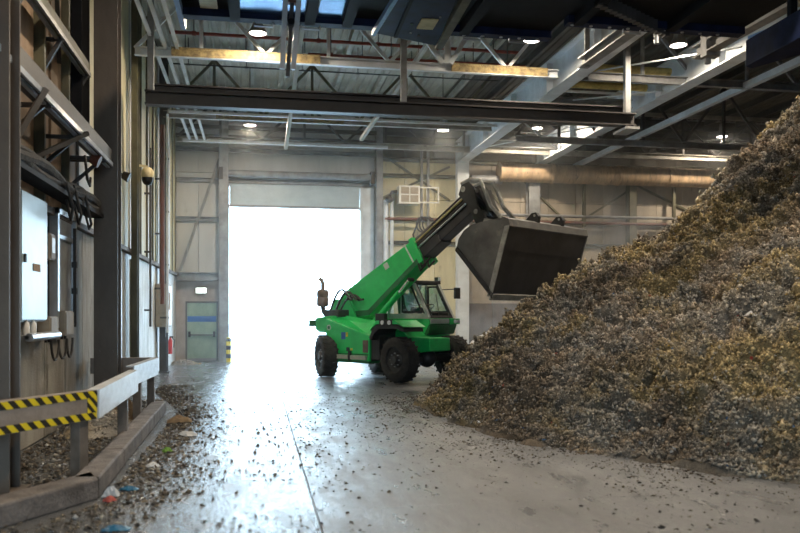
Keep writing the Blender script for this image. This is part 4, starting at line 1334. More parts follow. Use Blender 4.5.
# cab
Y0, Y1 = .32, 1.36
prs = [(-.36, 1.50), (-.36, 1.72), (-.02, 2.56), (.60, 2.58), (1.17, 1.62), (1.20, 1.50)]
cabm = MB().prism([(-.36, .95), (-.38, 1.62), (1.18, 1.62), (1.22, 1.50), (1.05, 1.2), (.95, .9)], Y0, Y1).build('cab', 'green', TH, bevel=.015)
MB().prism([(-.40, 1.60), (-.40, 1.74), (1.12, 1.74), (1.20, 1.60)], Y0 - .01, Y0 + .05).build('sill', 'cab_white', cabm)
MB().prism([(-.40, 1.60), (-.40, 1.74), (1.12, 1.74), (1.20, 1.60)], Y1 - .05, Y1 + .01).build('sill', 'cab_white', cabm)
MB().prism([(-.08, 2.54), (-.04, 2.62), (.66, 2.64), (.68, 2.56)], Y0 - .03, Y1 + .03).build('roof', 'machine_black', cabm, bevel=.01)
for yy in (Y0 + .03, Y1 - .03):
    MB().bar((.60, yy, 2.58), (1.17, yy, 1.62), .07, .09, (0, 1, 0)).build('front_pillar', 'cab_white', cabm, bevel=.008)
    MB().bar((-.36, yy, 1.66), (-.02, yy, 2.58), .06, .06, (0, 1, 0)).build('rear_pillar', 'cab_white', cabm, bevel=.008)
    MB().bar((.17, yy, 1.66), (.17, yy, 2.58), .05, .06, (0, 1, 0)).build('middle_pillar', 'cab_white', cabm, bevel=.008)
    MB().bar((-.02, yy, 2.56), (.62, yy, 2.58), .06, .05, (0, 1, 0)).build('top_rail', 'cab_white', cabm)
    fr = [(.20, 1.76), (.98, 1.76), (.56, 2.51), (.20, 2.51)]
    inn = [(.25, 1.81), (.90, 1.81), (.53, 2.46), (.25, 2.46)]
    o2 = -.035 if yy < .8 else .035
    g_ = MB()
    for i in range(4):
        j = (i + 1) % 4
        g_.prism([fr[i], fr[j], inn[j], inn[i]], yy + o2 - .012, yy + o2 + .012)
    g_.build('window_seal', 'rubber', cabm)
    MB().prism(inn, yy + o2 - .004, yy + o2 + .004).build('side_window', 'glass', cabm)
    MB().prism([(-.30, 1.76), (.13, 1.76), (.13, 2.50), (.0, 2.50)], yy - .004, yy + .004).build('rear_window', 'glass', cabm)
def on_front(t_, yy, off=0.0):
    return (.60 + (1.17 - .60) * t_ + off * .86, yy, 2.58 + (1.62 - 2.58) * t_ + off * .5)


fb = MB()
for a0, a1, b0, b1 in ((0, 1, Y0 + .06, Y0 + .12), (0, 1, Y1 - .12, Y1 - .06), (0, .06, Y0 + .06, Y1 - .06), (.94, 1.0, Y0 + .06, Y1 - .06)):
    q = [on_front(a0, b0), on_front(a1, b0), on_front(a1, b1), on_front(a0, b1)]
    q2 = [on_front(a0, b0, .03), on_front(a1, b0, .03), on_front(a1, b1, .03), on_front(a0, b1, .03)]
    fb.add(q + q2, [(0, 1, 2, 3), (4, 7, 6, 5), (0, 4, 5, 1), (1, 5, 6, 2), (2, 6, 7, 3), (3, 7, 4, 0)])
fb.build('windscreen_frame', 'rubber', cabm)
q = [on_front(.05, Y0 + .1, .01), on_front(.95, Y0 + .1, .01), on_front(.95, Y1 - .1, .01), on_front(.05, Y1 - .1, .01)]
q2 = [on_front(.05, Y0 + .1, .02), on_front(.95, Y0 + .1, .02), on_front(.95, Y1 - .1, .02), on_front(.05, Y1 - .1, .02)]
MB().add(q + q2, [(0, 1, 2, 3), (4, 7, 6, 5), (0, 4, 5, 1), (1, 5, 6, 2), (2, 6, 7, 3), (3, 7, 4, 0)]).build('windscreen', 'glass', cabm)
MB().bar(on_front(.95, .75, .04), on_front(.35, 1.0, .04), .02, .02).build('wiper', 'rubber', cabm)
MB().box(1.17, 1.24, Y0 + .02, 1.1, 1.47, 1.60).build('front_band', 'cab_white', cabm, bevel=.01)
MB().box(1.10, 1.26, 1.1, 1.52, 1.45, 1.60).build('light_console', 'green', cabm, bevel=.01)
for y in (1.3, 1.44):
    MB().cyl((1.26, y, 1.525), (1.29, y, 1.525), .055, n=14).build('headlight', 'lens', cabm)
MB().prism([(1.20, 1.46), (1.24, 1.44), (1.15, 1.2), (.98, 1.15)], Y0, 1.4).build('front_skirt', 'green_dark', cabm)
MB().box(.52, .64, 1.3, 1.42, 2.64, 2.75).build('work_light', 'machine_black', cabm)
MB().box(.64, .66, 1.31, 1.41, 2.65, 2.74).build('work_light_lens', 'lens', cabm)
MB().bar((.75, Y1, 2.4), (1.05, 1.62, 2.42), .025, .025).build('mirror_arm', 'machine_black', cabm)
MB().box(1.0, 1.08, 1.56, 1.76, 2.15, 2.46).build('mirror', 'rubber', cabm, bevel=.01)
# interior
MB().prism([(-.15, 1.5), (-.15, 1.75), (.3, 1.75), (.3, 1.5)], .6, 1.08).build('driver_seat', 'seat', cabm, bevel=.03)
MB().prism([(-.22, 1.7), (-.30, 2.3), (-.2, 2.32), (-.1, 1.75)], .6, 1.08).build('seat_back', 'seat', cabm, bevel=.03)
MB().bar((.95, .84, 1.5), (.72, .84, 1.86), .06, .06).build('steering_column', 'rubber', cabm)
swm = MB()
swc = Vector((.70, .84, 1.90))
ax1, ax2 = Vector((0, 1, 0)), Vector((.84, 0, .54)).normalized()
swm.tube([swc + ax1 * .17 * math.cos(a) + ax2 * .17 * math.sin(a) for a in np.linspace(0, 2 * PI, 20)], .014, 6)
swm.bar(tuple(swc - ax1 * .17), tuple(swc + ax1 * .17), .02, .02)
swm.build('steering_wheel', 'rubber', cabm, smooth=True)
MB().box(.92, 1.12, .5, 1.2, 1.5, 1.78).build('dashboard', 'rubber', cabm, bevel=.02)

# ================================================================== OPERATOR
op = thing('person', 'operator in a pale blue shirt seated at the controls in the green cab', 'person',
           (3.5223, 21.4822, 0), R(-54))


def skin_mesh(name, nodes, edges, m, parent, sub=2, root=0):
    me = bpy.data.meshes.new(name)
    me.from_pydata([n_[0] for n_ in nodes], edges, [])
    o = bpy.data.objects.new(name, me)
    C.objects.link(o)
    o.parent = parent
    sk = o.modifiers.new('skin', 'SKIN')
    lay = me.skin_vertices[0].data if me.skin_vertices else None
    if lay is None:
        bm = bmesh.new()
        bm.from_mesh(me)
        bm.verts.layers.skin.verify()
        bm.to_mesh(me)
        bm.free()
        lay = me.skin_vertices[0].data
    for i, n_ in enumerate(nodes):
        r_ = n_[1]
        lay[i].radius = r_ if isinstance(r_, tuple) else (r_, r_)
        lay[i].use_root = (i == root)
    sk.use_smooth_shade = True
    ss = o.modifiers.new('subdivision', 'SUBSURF')
    ss.levels = sub
    ss.render_levels = sub
    me.materials.append(m)
    return o


yc = .84
shx = .02
bnodes = [((.02, yc, 1.86), (.15, .12)), ((.0, yc, 2.0), (.14, .11)), ((.01, yc, 2.16), (.16, .11)), ((.03, yc, 2.27), (.09, .08)), ((.05, yc, 2.34), (.05, .05)),
          ((.02, yc - .18, 2.22), .055), ((.12, yc - .22, 2.04), .045), ((.36, yc - .16, 1.97), .036), ((.52, yc - .13, 1.98), .028),
          ((.02, yc + .18, 2.22), .055), ((.12, yc + .22, 2.04), .045), ((.36, yc + .16, 1.97), .036), ((.52, yc + .13, 1.98), .028),
          ((.12, yc - .09, 1.83), .085), ((.45, yc - .12, 1.84), .07), ((.58, yc - .12, 1.6), .055),
          ((.12, yc + .09, 1.83), .085), ((.45, yc + .12, 1.84), .07), ((.58, yc + .12, 1.6), .055)]
bedges = [(0, 1), (1, 2), (2, 3), (3, 4), (2, 5), (5, 6), (6, 7), (7, 8), (2, 9), (9, 10), (10, 11), (11, 12),
          (0, 13), (13, 14), (14, 15), (0, 16), (16, 17), (17, 18)]
skin_mesh('body', bnodes, bedges, M['shirt'], op)
lg = []
tn = [((.10, yc - .09, 1.835), .092), ((.45, yc - .12, 1.845), .078), ((.59, yc - .12, 1.6), .062), ((.10, yc + .09, 1.835), .092),
      ((.45, yc + .12, 1.845), .078), ((.59, yc + .12, 1.6), .062)]
skin_mesh('trousers', tn, [(0, 1), (1, 2), (0, 3), (3, 4), (4, 5)], M['trousers'], op, 2)
hd = MB()
hd.ell((.07, yc, 2.43), (.095, .075, .115), 18, 14)
hd.ell((.10, yc, 2.37), (.06, .055, .06), 12, 8)
hd.ell((.168, yc, 2.42), (.018, .014, .022), 8, 6)
hd.ell((.06, yc - .078, 2.42), (.018, .01, .028), 8, 6)
hd.ell((.06, yc + .078, 2.42), (.018, .01, .028), 8, 6)
hd.cyl((.04, yc, 2.28), (.06, yc, 2.38), .05, n=12)
ho = hd.build('head', 'skin', op, smooth=True)
MB().ell((.052, yc, 2.462), (.098, .08, .10), 16, 12).build('hair', 'hair', op, smooth=True)
for s in (-1, 1):
    MB().ell((.155, yc + s * .032, 2.437), (.01, .013, .008), 8, 6).build('eye', 'eye', ho, smooth=True)
MB().box(.158, .164, yc - .025, yc + .025, 2.378, 2.384).build('mouth', 'rust_pipe', ho)
for s in (-1, 1):
    by = yc + s * .13
    hn = [((.50, by, 1.98), .024), ((.56, by, 1.985), (.034, .016))]
    he = [(0, 1)]
    for k in range(4):
        oy = (-.027 + .018 * k)
        L1 = (.036, .04, .038, .03)[k]
        i0 = len(hn)
        hn += [((.60, by + oy, 1.985), .0085), ((.60 + L1, by + oy, 1.965), .008), ((.60 + L1 * .9, by + oy, 1.935), .0068)]
        he += [(1, i0), (i0, i0 + 1), (i0 + 1, i0 + 2)]
    i0 = len(hn)
    hn += [((.555, by - s * .035, 1.97), .010), ((.585, by - s * .045, 1.95), .0085)]
    he += [(1, i0), (i0, i0 + 1)]
    skin_mesh('hand', hn, he, M['skin'], op, 1)

# ================================================================== WASTE HEAP
NP = np.random.RandomState(7)


class VN:
    """tileable value noise in 2D/3D by trilinear hashing"""

    def __init__(s, seed):
        s.t = np.random.RandomState(seed).rand(64, 64, 64).astype(np.float32)

    def __call__(s, x, y, z=None):
        z = np.zeros_like(x) if z is None else z
        xi, yi, zi = np.floor(x).astype(int), np.floor(y).astype(int), np.floor(z).astype(int)
        fx, fy, fz = x - xi, y - yi, z - zi
        fx, fy, fz = [q * q * (3 - 2 * q) for q in (fx, fy, fz)]
        r_ = 0
        for a in (0, 1):
            for b in (0, 1):
                for c in (0, 1):
                    wgt = (fx if a else 1 - fx) * (fy if b else 1 - fy) * (fz if c else 1 - fz)
                    r_ = r_ + wgt * s.t[(xi + a) % 64, (yi + b) % 64, (zi + c) % 64]
        return r_


V1, V2, V3 = VN(1), VN(2), VN(3)


def fbm(V, x, y, f, octv=4, z=None, gain=.5):
    r_ = 0
    a = 1
    t_ = 0
    for k in range(octv):
        r_ = r_ + a * V(x * f + 13.7 * k, y * f + 7.1 * k, None if z is None else z * f)
        t_ += a
        a *= gain
        f *= 2.03
    return r_ / t_


HC = (15.0, 14.3)
HR = 12.0


FLANK_AZ = (.20, .225, .245, .27, .30, .33, .35, .385, .42, .45, .465, .495, .54, .57, .61, .65, .69, .745, 1.2)
FLANK_S = (.7, .82, .84, .83, .86, .94, .95, .89, .86, .9, .93, .83, .77, .79, .82, .88, .90, .94, .94)


def heap_h(x, y):
    dx = x - HC[0]
    dy = y - HC[1]
    dy = np.where(dy > 1.2, 1.2 + (dy - 1.2) * 1.65, dy)
    r_ = np.sqrt(dx * dx + dy * dy)
    r_ = r_ + (fbm(V1, x, y, .55, 3) - .5) * 1.1
    s_ = HR - r_
    h = np.where(s_ > 0, s_ * .79, s_ * .3)
    # gentle toe
    h = np.where(s_ < .8, np.maximum(h, 0) * np.clip(s_ / .8, 0, 1) ** .35, h)
    h = np.where(s_ < 0, s_ * .3, h)
    # local hump on the left flank
    h = h + .38 * np.exp(-(((x - 8.6) / .8) ** 2 + ((y - 16.3) / 1.0) ** 2)) - .25 * np.exp(-(((x - 7.4) / .9) ** 2 + ((y - 16.2) / 1.2) ** 2))
    # flank profile: shallow gullies and humps running down the slope
    h = h * np.interp(x / np.maximum(y, .1), FLANK_AZ, FLANK_S)
    h = 7.6 - np.log1p(np.exp((7.6 - h) * 2.0)) / 2.0
    return h


def palette(x, y, z, n):
    """true colours of shredded waste: brown, ochre, grey, pale fibre"""
    u = fbm(V2, x, y, .9, 3, z)
    g = fbm(V3, x, y, 2.6, 4, z)
    base = np.empty((n, 3), np.float32)
    brown = np.array((.34, .275, .205))
    ochre = np.array((.48, .38, .20))
    grey = np.array((.36, .345, .315))
    a = np.clip((u - .44) * 6, 0, 1)[:, None]
    b = np.clip((g - .46) * 5, 0, 1)[:, None]
    base[:] = brown * (1 - a) + ochre * a
    base[:] = base * (1 - b * .8) + grey * b * .8
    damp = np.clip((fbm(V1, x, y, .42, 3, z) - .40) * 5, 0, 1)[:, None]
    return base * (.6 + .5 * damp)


def chips(px, py, pz, nx, ny, nz, smin, smax, cols, rs, flat=0.6):
    """bent quads: four verts each"""
    n_ = len(px)
    P = np.stack([px, py, pz], 1)
    N = np.stack([nx, ny, nz], 1)
    N = N + rs.normal(0, flat, (n_, 3))
    N /= np.linalg.norm(N, axis=1)[:, None] + 1e-9
    A = np.cross(N, rs.normal(0, 1, (n_, 3)))
    A /= np.linalg.norm(A, axis=1)[:, None] + 1e-9
    B = np.cross(N, A)
    s1 = (smin + (smax - smin) * rs.rand(n_) ** 2.2)[:, None]
    s2 = s1 * (.15 + .5 * rs.rand(n_, 1))
    c_ = (rs.rand(n_, 1) - .2) * s1 * .7
    v0 = P - A * s1
    v1 = P - B * s2 + N * c_
    v2 = P + A * s1 * (.6 + .6 * rs.rand(n_, 1))
    v3 = P + B * s2 + N * c_ * .6
    V = np.stack([v0, v1, v2, v3], 1).reshape(-1, 3)
    k_ = np.arange(n_)[:, None] * 4
    F = np.concatenate([k_ + np.array([[0, 1, 2]]), k_ + np.array([[0, 2, 3]])], 0)
    Cc = np.repeat(cols, 4, axis=0)
    return V.astype(np.float32), F.astype(np.int32), Cc.astype(np.float32)


def lumps(px, py, pz, smin, smax, cols, rs, tall=1.0):
    """irregular octahedra"""
    n_ = len(px)
    base = np.array([(1, 0, 0), (-1, 0, 0), (0, 1, 0), (0, -1, 0), (0, 0, 1), (0, 0, -1)], np.float32)
    tri = np.array([(0, 2, 4), (2, 1, 4), (1, 3, 4), (3, 0, 4), (2, 0, 5), (1, 2, 5), (3, 1, 5), (0, 3, 5)])
    s = (smin + (smax - smin) * rs.rand(n_) ** 2.5)
    a = rs.rand(n_) * 6.28
    asp = .25 + 1.0 * rs.rand(n_) ** 1.3
    jit = .6 + .8 * rs.rand(n_, 6, 1)
    pts = base[None] * jit
    sc = np.stack([s, s * asp, s * tall * (.35 + .5 * rs.rand(n_))], 1)[:, None, :]
    pts = pts * sc
    x_ = pts[..., 0] * np.cos(a)[:, None] - pts[..., 1] * np.sin(a)[:, None]
    y_ = pts[..., 0] * np.sin(a)[:, None] + pts[..., 1] * np.cos(a)[:, None]
    z_ = pts[..., 2] + sc[..., 2] * .45
    V = np.stack([x_ + px[:, None], y_ + py[:, None], z_ + pz[:, None]], 2).reshape(-1, 3)
    F = (np.arange(n_)[:, None, None] * 6 + tri[None]).reshape(-1, 3)
    return V.astype(np.float32), F.astype(np.int32), np.repeat(cols, 6, axis=0).astype(np.float32)


def raw_obj(name, parts, m, parent=None):
    Vs, Fs, Cs = [], [], []
    k_ = 0
    for V, F, Cc in parts:
        Vs.append(V)
        Fs.append(F + k_)
        Cs.append(Cc)
        k_ += len(V)
    V = np.concatenate(Vs)
    F = np.concatenate(Fs)
    Cc = np.concatenate(Cs)
    me = bpy.data.meshes.new(name)
    me.vertices.add(len(V))
    me.vertices.foreach_set('co', V.ravel())
    me.loops.add(len(F) * 3)
    me.loops.foreach_set('vertex_index', F.ravel().astype(np.int32))
    me.polygons.add(len(F))
    me.polygons.foreach_set('loop_start', np.arange(len(F), dtype=np.int32) * 3)
    me.update(calc_edges=True)
    at = me.color_attributes.new('chip_colour', 'FLOAT_COLOR', 'POINT')
    at.data.foreach_set('color', np.concatenate([Cc, np.ones((len(Cc), 1), np.float32)], 1).ravel().astype(np.float32))
    me.materials.append(m)
    o = bpy.data.objects.new(name, me)
    C.objects.link(o)
    if parent:
        o.parent = parent
    return o


# grid: fine where the camera is close
gx = np.concatenate([np.arange(2.4, 12.5, .032), np.arange(12.5, 21.5, .12)])
gy = np.concatenate([np.arange(3.0, 6.2, .12), np.arange(6.2, 18.5, .034), np.arange(18.5, 23.0, .12)])
X, Y = np.meshgrid(gx, gy, indexing='ij')
H = heap_h(X, Y)
x_, y_, h_ = X.ravel(), Y.ravel(), H.ravel()
# surface normal
gxn = np.gradient(H, gx, axis=0)
gyn = np.gradient(H, gy, axis=1)
Nn = np.stack([-gxn, -gyn, np.ones_like(H)], 2)
Nn /= np.linalg.norm(Nn, axis=2)[..., None]
Nf = Nn.reshape(-1, 3)


def tufts(x, y, z):
    a = fbm(V1, x, y, 1.1, 2, z)
    r0 = fbm(V1, x + .3 * z, y, 3.4, 2, z * 1.6)
    r1 = 1 - np.abs(fbm(V2, x, y, 2.6, 3, z) * 2 - 1) * 2.2
    r2 = fbm(V3, x, y, 7.0, 3, z, .6)
    r3 = fbm(V1, x, y, 19.0, 2, z, .6)
    return (a - .5) * .42 + (r0 - .5) * .28 + (r1 - .5) * .16 + (r2 - .5) * .36 + (r3 - .5) * .16


amp = np.clip((h_ + .05) / .5, .0, 1.0)
D = tufts(x_, y_, h_) * (.25 + .75 * amp)
Px = x_ + Nf[:, 0] * D
Py = y_ + Nf[:, 1] * D
Pz = np.where(h_ > 0, h_ + Nf[:, 2] * D, h_)
nX, nY = X.shape
idx = np.arange(nX * nY).reshape(nX, nY)
a, b, c, d = idx[:-1, :-1].ravel(), idx[1:, :-1].ravel(), idx[1:, 1:].ravel(), idx[:-1, 1:].ravel()
keep = np.maximum.reduce([Pz[a], Pz[b], Pz[c], Pz[d]]) > -.03
F = np.concatenate([np.stack([a, b, c], 1)[keep], np.stack([a, c, d], 1)[keep]])
used = np.zeros(len(Px), bool)
used[F.ravel()] = True
remap = np.cumsum(used) - 1
col = palette(x_, y_, h_, len(x_)) * (.15 + .6 * fbm(V2, x_, y_, 12, 2, h_))[:, None]  # base surface darkened, crevice shade between the lumps is in its colour
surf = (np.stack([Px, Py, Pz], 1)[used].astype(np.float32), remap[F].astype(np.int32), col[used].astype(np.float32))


def heap_chips(n_, rs, smin, smax, xr, yr, lump=False):
    x = rs.uniform(*xr, n_)
    y = rs.uniform(*yr, n_)
    h = heap_h(x, y)
    k_ = h > .02
    x, y, h = x[k_], y[k_], h[k_]
    e = .05
    gx_ = (heap_h(x + e, y) - heap_h(x - e, y)) / (2 * e)
    gy_ = (heap_h(x, y + e) - heap_h(x, y - e)) / (2 * e)
    N = np.stack([-gx_, -gy_, np.ones_like(gx_)], 1)
    N /= np.linalg.norm(N, axis=1)[:, None]
    am = np.clip((h + .05) / .5, 0, 1)
    D = tufts(x, y, h) * (.25 + .75 * am) + rs.uniform(-.005, .03, len(x)) * 1.3
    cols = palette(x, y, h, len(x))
    v = rs.rand(len(x), 1)
    cols = cols * (.5 + 1.25 * v ** 2)
    u = rs.rand(len(x))
    cols[u < .10] = np.array((.42, .38, .30)) * (.6 + .6 * v[u < .10])
    cols[(u > .10) & (u < .16)] = np.array((.36, .37, .38))
    cols[(u > .16) & (u < .163)] = (.75, .77, .78)
    cols[(u > .163) & (u < .1645)] = (.03, .14, .35)
    cols[(u > .165) & (u < .167)] = (.4, .07, .05)
    cols[(u > .168) & (u < .172)] = (.55, .38, .06)
    if lump:
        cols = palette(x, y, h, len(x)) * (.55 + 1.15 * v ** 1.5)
        cols[u < .05] = np.array((.46, .43, .37)) * (.7 + .5 * v[u < .05])
        D = D + rs.uniform(-.01, .035, len(x)) * am
        return lumps(x + N[:, 0] * D, y + N[:, 1] * D, h + N[:, 2] * D - .01, smin, smax, cols.astype(np.float32), rs, 1.6)
    return chips(x + N[:, 0] * D, y + N[:, 1] * D, h + N[:, 2] * D, N[:, 0], N[:, 1], N[:, 2], smin, smax, cols.astype(np.float32), rs, .32)


rs = np.random.RandomState(11)
parts = [surf,
         heap_chips(190000, rs, .008, .04, (3, 10.5), (7, 14)),
         heap_chips(90000, rs, .012, .045, (3, 13), (13, 18)),
         heap_chips(78000, rs, .008, .034, (3, 10.5), (7, 13.5), True),
         heap_chips(62000, rs, .013, .046, (3, 13), (12.5, 17.5), True),
         heap_chips(15000, rs, .03, .065, (9, 16), (7, 21), True)]
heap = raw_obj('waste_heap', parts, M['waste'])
tag(heap, 'huge brown heap of shredded waste filling the right of the hall', 'waste heap', kind='stuff')

# ================================================================== LITTER ON THE FLOOR
def litter(n_, sampler, smin, smax, rs, bright=1.0, flat_share=.6):
    x, y = sampler(n_, rs)
    z = np.zeros_like(x)
    v = rs.rand(len(x), 1)
    base = np.array([(.09, .07, .05), (.16, .13, .09), (.05, .045, .04), (.27, .25, .21), (.12, .11, .10), (.5, .5, .48)])
    ci = rs.choice(6, len(x), p=[.34, .22, .2, .1, .11, .03])
    cols = base[ci] * (.6 + .7 * v) * bright
    q = int(len(x) * flat_share)
    A = chips(x[:q], y[:q], z[:q] + .006, np.zeros(q), np.zeros(q), np.ones(q), smin, smax, cols[:q].astype(np.float32), rs, .25)
    A[0][:, 2] = np.maximum(A[0][:, 2], .002)
    B = lumps(x[q:], y[q:], z[q:], smin * .8, smax * .8, cols[q:].astype(np.float32), rs)
    B[2][:] = np.where(rs.rand(len(B[2]) // 6).repeat(6)[:, None] < .06, .42, B[2])
    return [A, B]


def clustered(xr, yr, f=.8, thr=.5, pw=3):
    def s(n_, rs):
        x = rs.uniform(*xr, n_ * 4)
        y = rs.uniform(*yr, n_ * 4)
        p = np.clip((fbm(V3, x, y, f, 3) - thr + .15) * 3, 0, 1) ** pw
        k_ = rs.rand(n_ * 4) < p
        return x[k_][:n_], y[k_][:n_]
    return s


def near_heap(n_, rs):
    a = rs.uniform(PI * .93, PI * 1.45, n_)
    d = HR + rs.exponential(.8, n_) - .35
    x = HC[0] + d * np.cos(a)
    y = HC[1] + d * np.sin(a)
    k_ = rs.rand(n_) < np.clip((fbm(V1, x, y, 1.1, 3) - .3) * 3, .1, 1)
    return x[k_], y[k_]


def along_curb(n_, rs):
    y = rs.uniform(5.2, 20, n_)
    x = -1.40 + np.abs(rs.normal(0, .34, n_)) + .03
    x = np.where(y < 7.7, x - (7.7 - y) * .6 * rs.rand(n_), x)
    x = np.where(y > 14.6, x - .9 * np.clip((y - 14.6) / 4, 0, 1), x)
    return x, y


def bund(n_, rs):
    y = rs.uniform(6.6, 16.5, n_)
    x = rs.uniform(WX + .05, -1.85, n_)
    return x, y


rs = np.random.RandomState(5)
o = raw_obj('floor_litter', litter(800, clustered((-1.2, 5.5), (4.4, 14), .9, .52), .006, .032, rs)
            + litter(700, clustered((-2.6, 3.0), (13, 29), .7, .5), .01, .04, rs)
            + litter(1300, clustered((-1.4, .9), (4.8, 13), .8, .5, 2), .007, .035, rs), M['waste'])
tag(o, 'small dark scraps scattered over the open floor', 'litter', kind='stuff')
o = raw_obj('floor_litter', litter(30000, near_heap, .006, .028, rs, .95), M['waste'])
tag(o, 'loose crumbs spilling from the foot of the heap', 'litter', kind='stuff')
o = raw_obj('floor_litter', litter(7000, along_curb, .007, .045, rs, 1.6, .5), M['waste'])
tag(o, 'rubbish strewn along the curb on the left', 'litter', kind='stuff')
o = raw_obj('floor_litter', litter(7000, bund, .008, .05, rs, 1.6, .5), M['waste'])
tag(o, 'rubbish between the guard rails and the left wall', 'litter', kind='stuff')


# a low drift at the wall foot
def drift(name, cx, cy, rx, ry, hh, label, colm, seed):
    rs_ = np.random.RandomState(seed)
    n1, n2 = 40, 20
    vs_, fs_ = [], []
    for i in range(n2 + 1):
        r_ = i / n2
        for j in range(n1):
            a_ = 2 * PI * j / n1
            x = cx + rx * r_ * math.cos(a_)
            y = cy + ry * r_ * math.sin(a_)
            z = hh * (1 - r_ ** 1.5) + (rs_.rand() - .5) * hh * .3 * (1 - r_)
            vs_.append((x, y, max(z, 0) - (.01 if i == n2 else 0)))
    for i in range(n2):
        for j in range(n1):
            fs_.append((i * n1 + j, (i + 1) * n1 + j, (i + 1) * n1 + (j + 1) % n1))
            fs_.append((i * n1 + j, (i + 1) * n1 + (j + 1) % n1, i * n1 + (j + 1) % n1))
    V = np.array(vs_, np.float32)
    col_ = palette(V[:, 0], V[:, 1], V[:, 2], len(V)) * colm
    m_ = 1500
    x = cx + rx * .95 * rs_.normal(0, .4, m_)
    y = cy + ry * .95 * rs_.normal(0, .4, m_)
    rr = np.sqrt(((x - cx) / rx) ** 2 + ((y - cy) / ry) ** 2)
    z = np.maximum(hh * (1 - np.minimum(rr, 1) ** 1.5), 0)
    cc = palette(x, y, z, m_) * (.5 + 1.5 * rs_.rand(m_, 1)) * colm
    L_ = lumps(x, y, z, .01, .05, cc.astype(np.float32), rs_)
    o = raw_obj(name, [(V, np.array(fs_, np.int32), col_.astype(np.float32)), L_], M['waste'])
    tag(o, label, 'waste heap', kind='stuff')


drift('litter_drift', -2.3, 12.6, .5, 1.1, .28, 'low brown drift of rubbish under the broad column', 1.0, 3)
drift('litter_drift', -1.0, 5.15, .75, .45, .06, 'flat patch of dirt at the bottom edge of the picture', .8, 5)
drift('far_heap', 8.3, 26.9, 1.9, .9, 1.15, 'small far heap against the back wall behind the loader', 1.2, 6)
drift('litter_drift', -2.5, 28.5, .5, .6, .12, 'small drift of dirt at the green door', 1.0, 8)

# individual scraps that can be told apart
def scrap(name, x, y, sx, sy, h, m, label, cat, seed, z=0.0):
    rs_ = np.random.RandomState(seed)
    n1 = 7
    mb_ = MB()
    vs_ = []
    for i in range(n1):
        for j in range(n1):
            u, v_ = i / (n1 - 1) - .5, j / (n1 - 1) - .5
            edge = max(abs(u), abs(v_)) * 2
            zz = h * (1 - edge ** 2) * (.6 + .8 * rs_.rand()) + h * .25 * rs_.rand()
            vs_.append((u * sx * (1 + .25 * rs_.rand()), v_ * sy * (1 + .25 * rs_.rand()), zz + .006))
    fs_ = [(i * n1 + j, (i + 1) * n1 + j, (i + 1) * n1 + j + 1, i * n1 + j + 1) for i in range(n1 - 1) for j in range(n1 - 1)]
    mb_.add(vs_, fs_)
    o = mb_.build(name, m, loc=(x, y, z), rot=(0, 0, rs_.rand() * 3))
    sl = o.modifiers.new('thickness', 'SOLIDIFY')
    sl.thickness = .006
    tag(o, label, cat)
    return o


scrap('plastic_film', -1.10, 6.6, .2, .08, .03, 'blue_plastic', 'crumpled blue plastic film on the floor at the lower left', 'plastic', 1)
scrap('plastic_film', -1.22, 8.1, .16, .08, .03, 'blue_plastic', 'small blue plastic scrap beside the curb corner', 'plastic', 2)
scrap('rag', -1.34, 7.8, .09, .13, .08, 'rag_white', 'white crumpled bag leaning on the curb corner', 'bag', 3)
scrap('rag', -1.32, 7.62, .08, .07, .04, 'rag_red', 'red scrap in front of the white crumpled bag', 'scrap', 4)
scrap('rag', -1.1, 10.3, .14, .1, .04, 'rag_green', 'green scrap of foil right of the curb', 'scrap', 5)
scrap('cardboard_piece', -1.2, 13.1, .34, .25, .08, 'cardboard', 'brown cardboard piece beyond the first guard rail', 'cardboard', 6)
scrap('cardboard_piece', -2.1, 13.3, .5, .45, .3, 'cardboard', 'crumpled cardboard box behind the guard rail posts', 'cardboard', 7)
scrap('rag', -1.15, 9.3, .13, .1, .04, 'rag_white', 'white scrap on the floor beside the long pale rail', 'scrap', 8)
scrap('rag', -.95, 11.6, .24, .16, .05, 'rag_white', 'pale scrap on the floor level with the rail gap', 'scrap', 9)
scrap('rag', 6.4, 9.55, .14, .09, .05, 'rag_white', 'white scrap low on the heap at right', 'scrap', 10, float(heap_h(np.array([6.4]), np.array([9.55]))[0]) + .05)

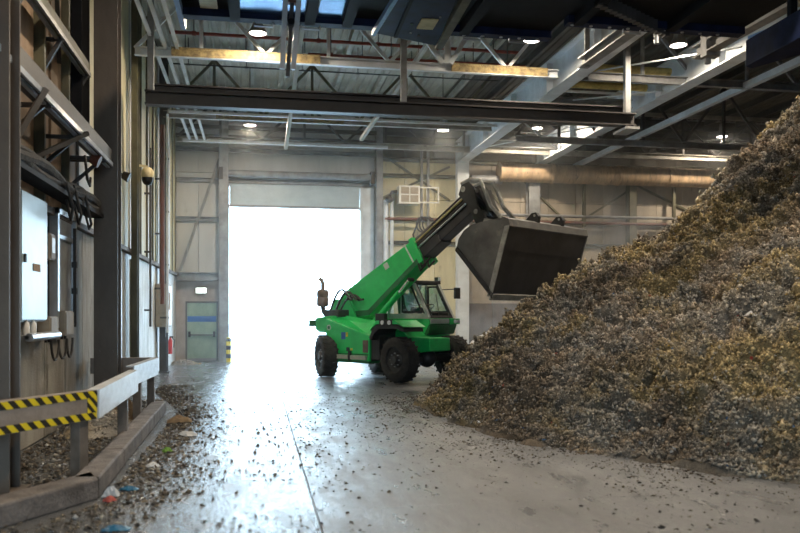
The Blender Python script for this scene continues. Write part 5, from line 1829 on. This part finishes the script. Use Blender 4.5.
# ================================================================== DUST IN THE AIR
def haze(name, label, mb_, density, col, aniso, noise_scale=None, loc=None, thr=.45):
    m = bpy.data.materials.new(name)
    m.use_nodes = True
    n = m.node_tree.nodes
    L = m.node_tree.links
    n.remove(n['Principled BSDF'])
    v = n.new('ShaderNodeVolumeScatter')
    v.inputs['Color'].default_value = (*col, 1)
    v.inputs['Density'].default_value = density
    v.inputs['Anisotropy'].default_value = aniso
    L.new(v.outputs[0], n['Material Output'].inputs['Volume'])
    if noise_scale:
        t = n.new('ShaderNodeTexCoord')
        ln = n.new('ShaderNodeVectorMath')
        ln.operation = 'LENGTH'
        L.new(t.outputs['Object'], ln.inputs[0])
        fo = n.new('ShaderNodeMapRange')
        fo.inputs['From Min'].default_value = 1.0
        fo.inputs['From Max'].default_value = 0.15
        L.new(ln.outputs['Value'], fo.inputs['Value'])
        nz = n.new('ShaderNodeTexNoise')
        nz.inputs['Scale'].default_value = noise_scale
        nz.inputs['Detail'].default_value = 3
        L.new(t.outputs['Object'], nz.inputs[0])
        mr = n.new('ShaderNodeMapRange')
        mr.inputs['From Min'].default_value = thr
        mr.inputs['From Max'].default_value = .7
        mr.inputs['To Max'].default_value = density
        L.new(nz.outputs[0], mr.inputs['Value'])
        mu = n.new('ShaderNodeMath')
        mu.operation = 'MULTIPLY'
        L.new(fo.outputs[0], mu.inputs[0])
        L.new(mr.outputs[0], mu.inputs[1])
        L.new(mu.outputs[0], v.inputs['Density'])
    else:
        m.cycles.homogeneous_volume = True
    o = mb_.build(name, m)
    tag(o, label, 'dust', kind='stuff')
    return o


haze('dust_haze', 'thin dusty haze hanging in the hall air', MB().box(WX + .02, RX - .05, 19.3, BY + .28, .001, RZ - .25), .006, (.9, .96, 1.0), .55)


def dust_cloud(label, loc, sc, dens, nsc, thr=.42):
    mb_ = MB().ell((0, 0, 0), (1, 1, 1), 16, 10)
    o = haze('dust_cloud', label, mb_, dens, (.92, .95, 1.0), .3, nsc, thr=thr)
    o.location = loc
    o.scale = sc


dust_cloud('pale dust puff drifting right of the raised bucket', (9.9, 20.6, 3.9), (1.5, 1.5, 1.5), .35, 1.6)
dust_cloud('low pale dust cloud near the floor behind the loader cab', (8.0, 24.0, 1.5), (2.2, 1.6, 1.3), .35, 1.4)
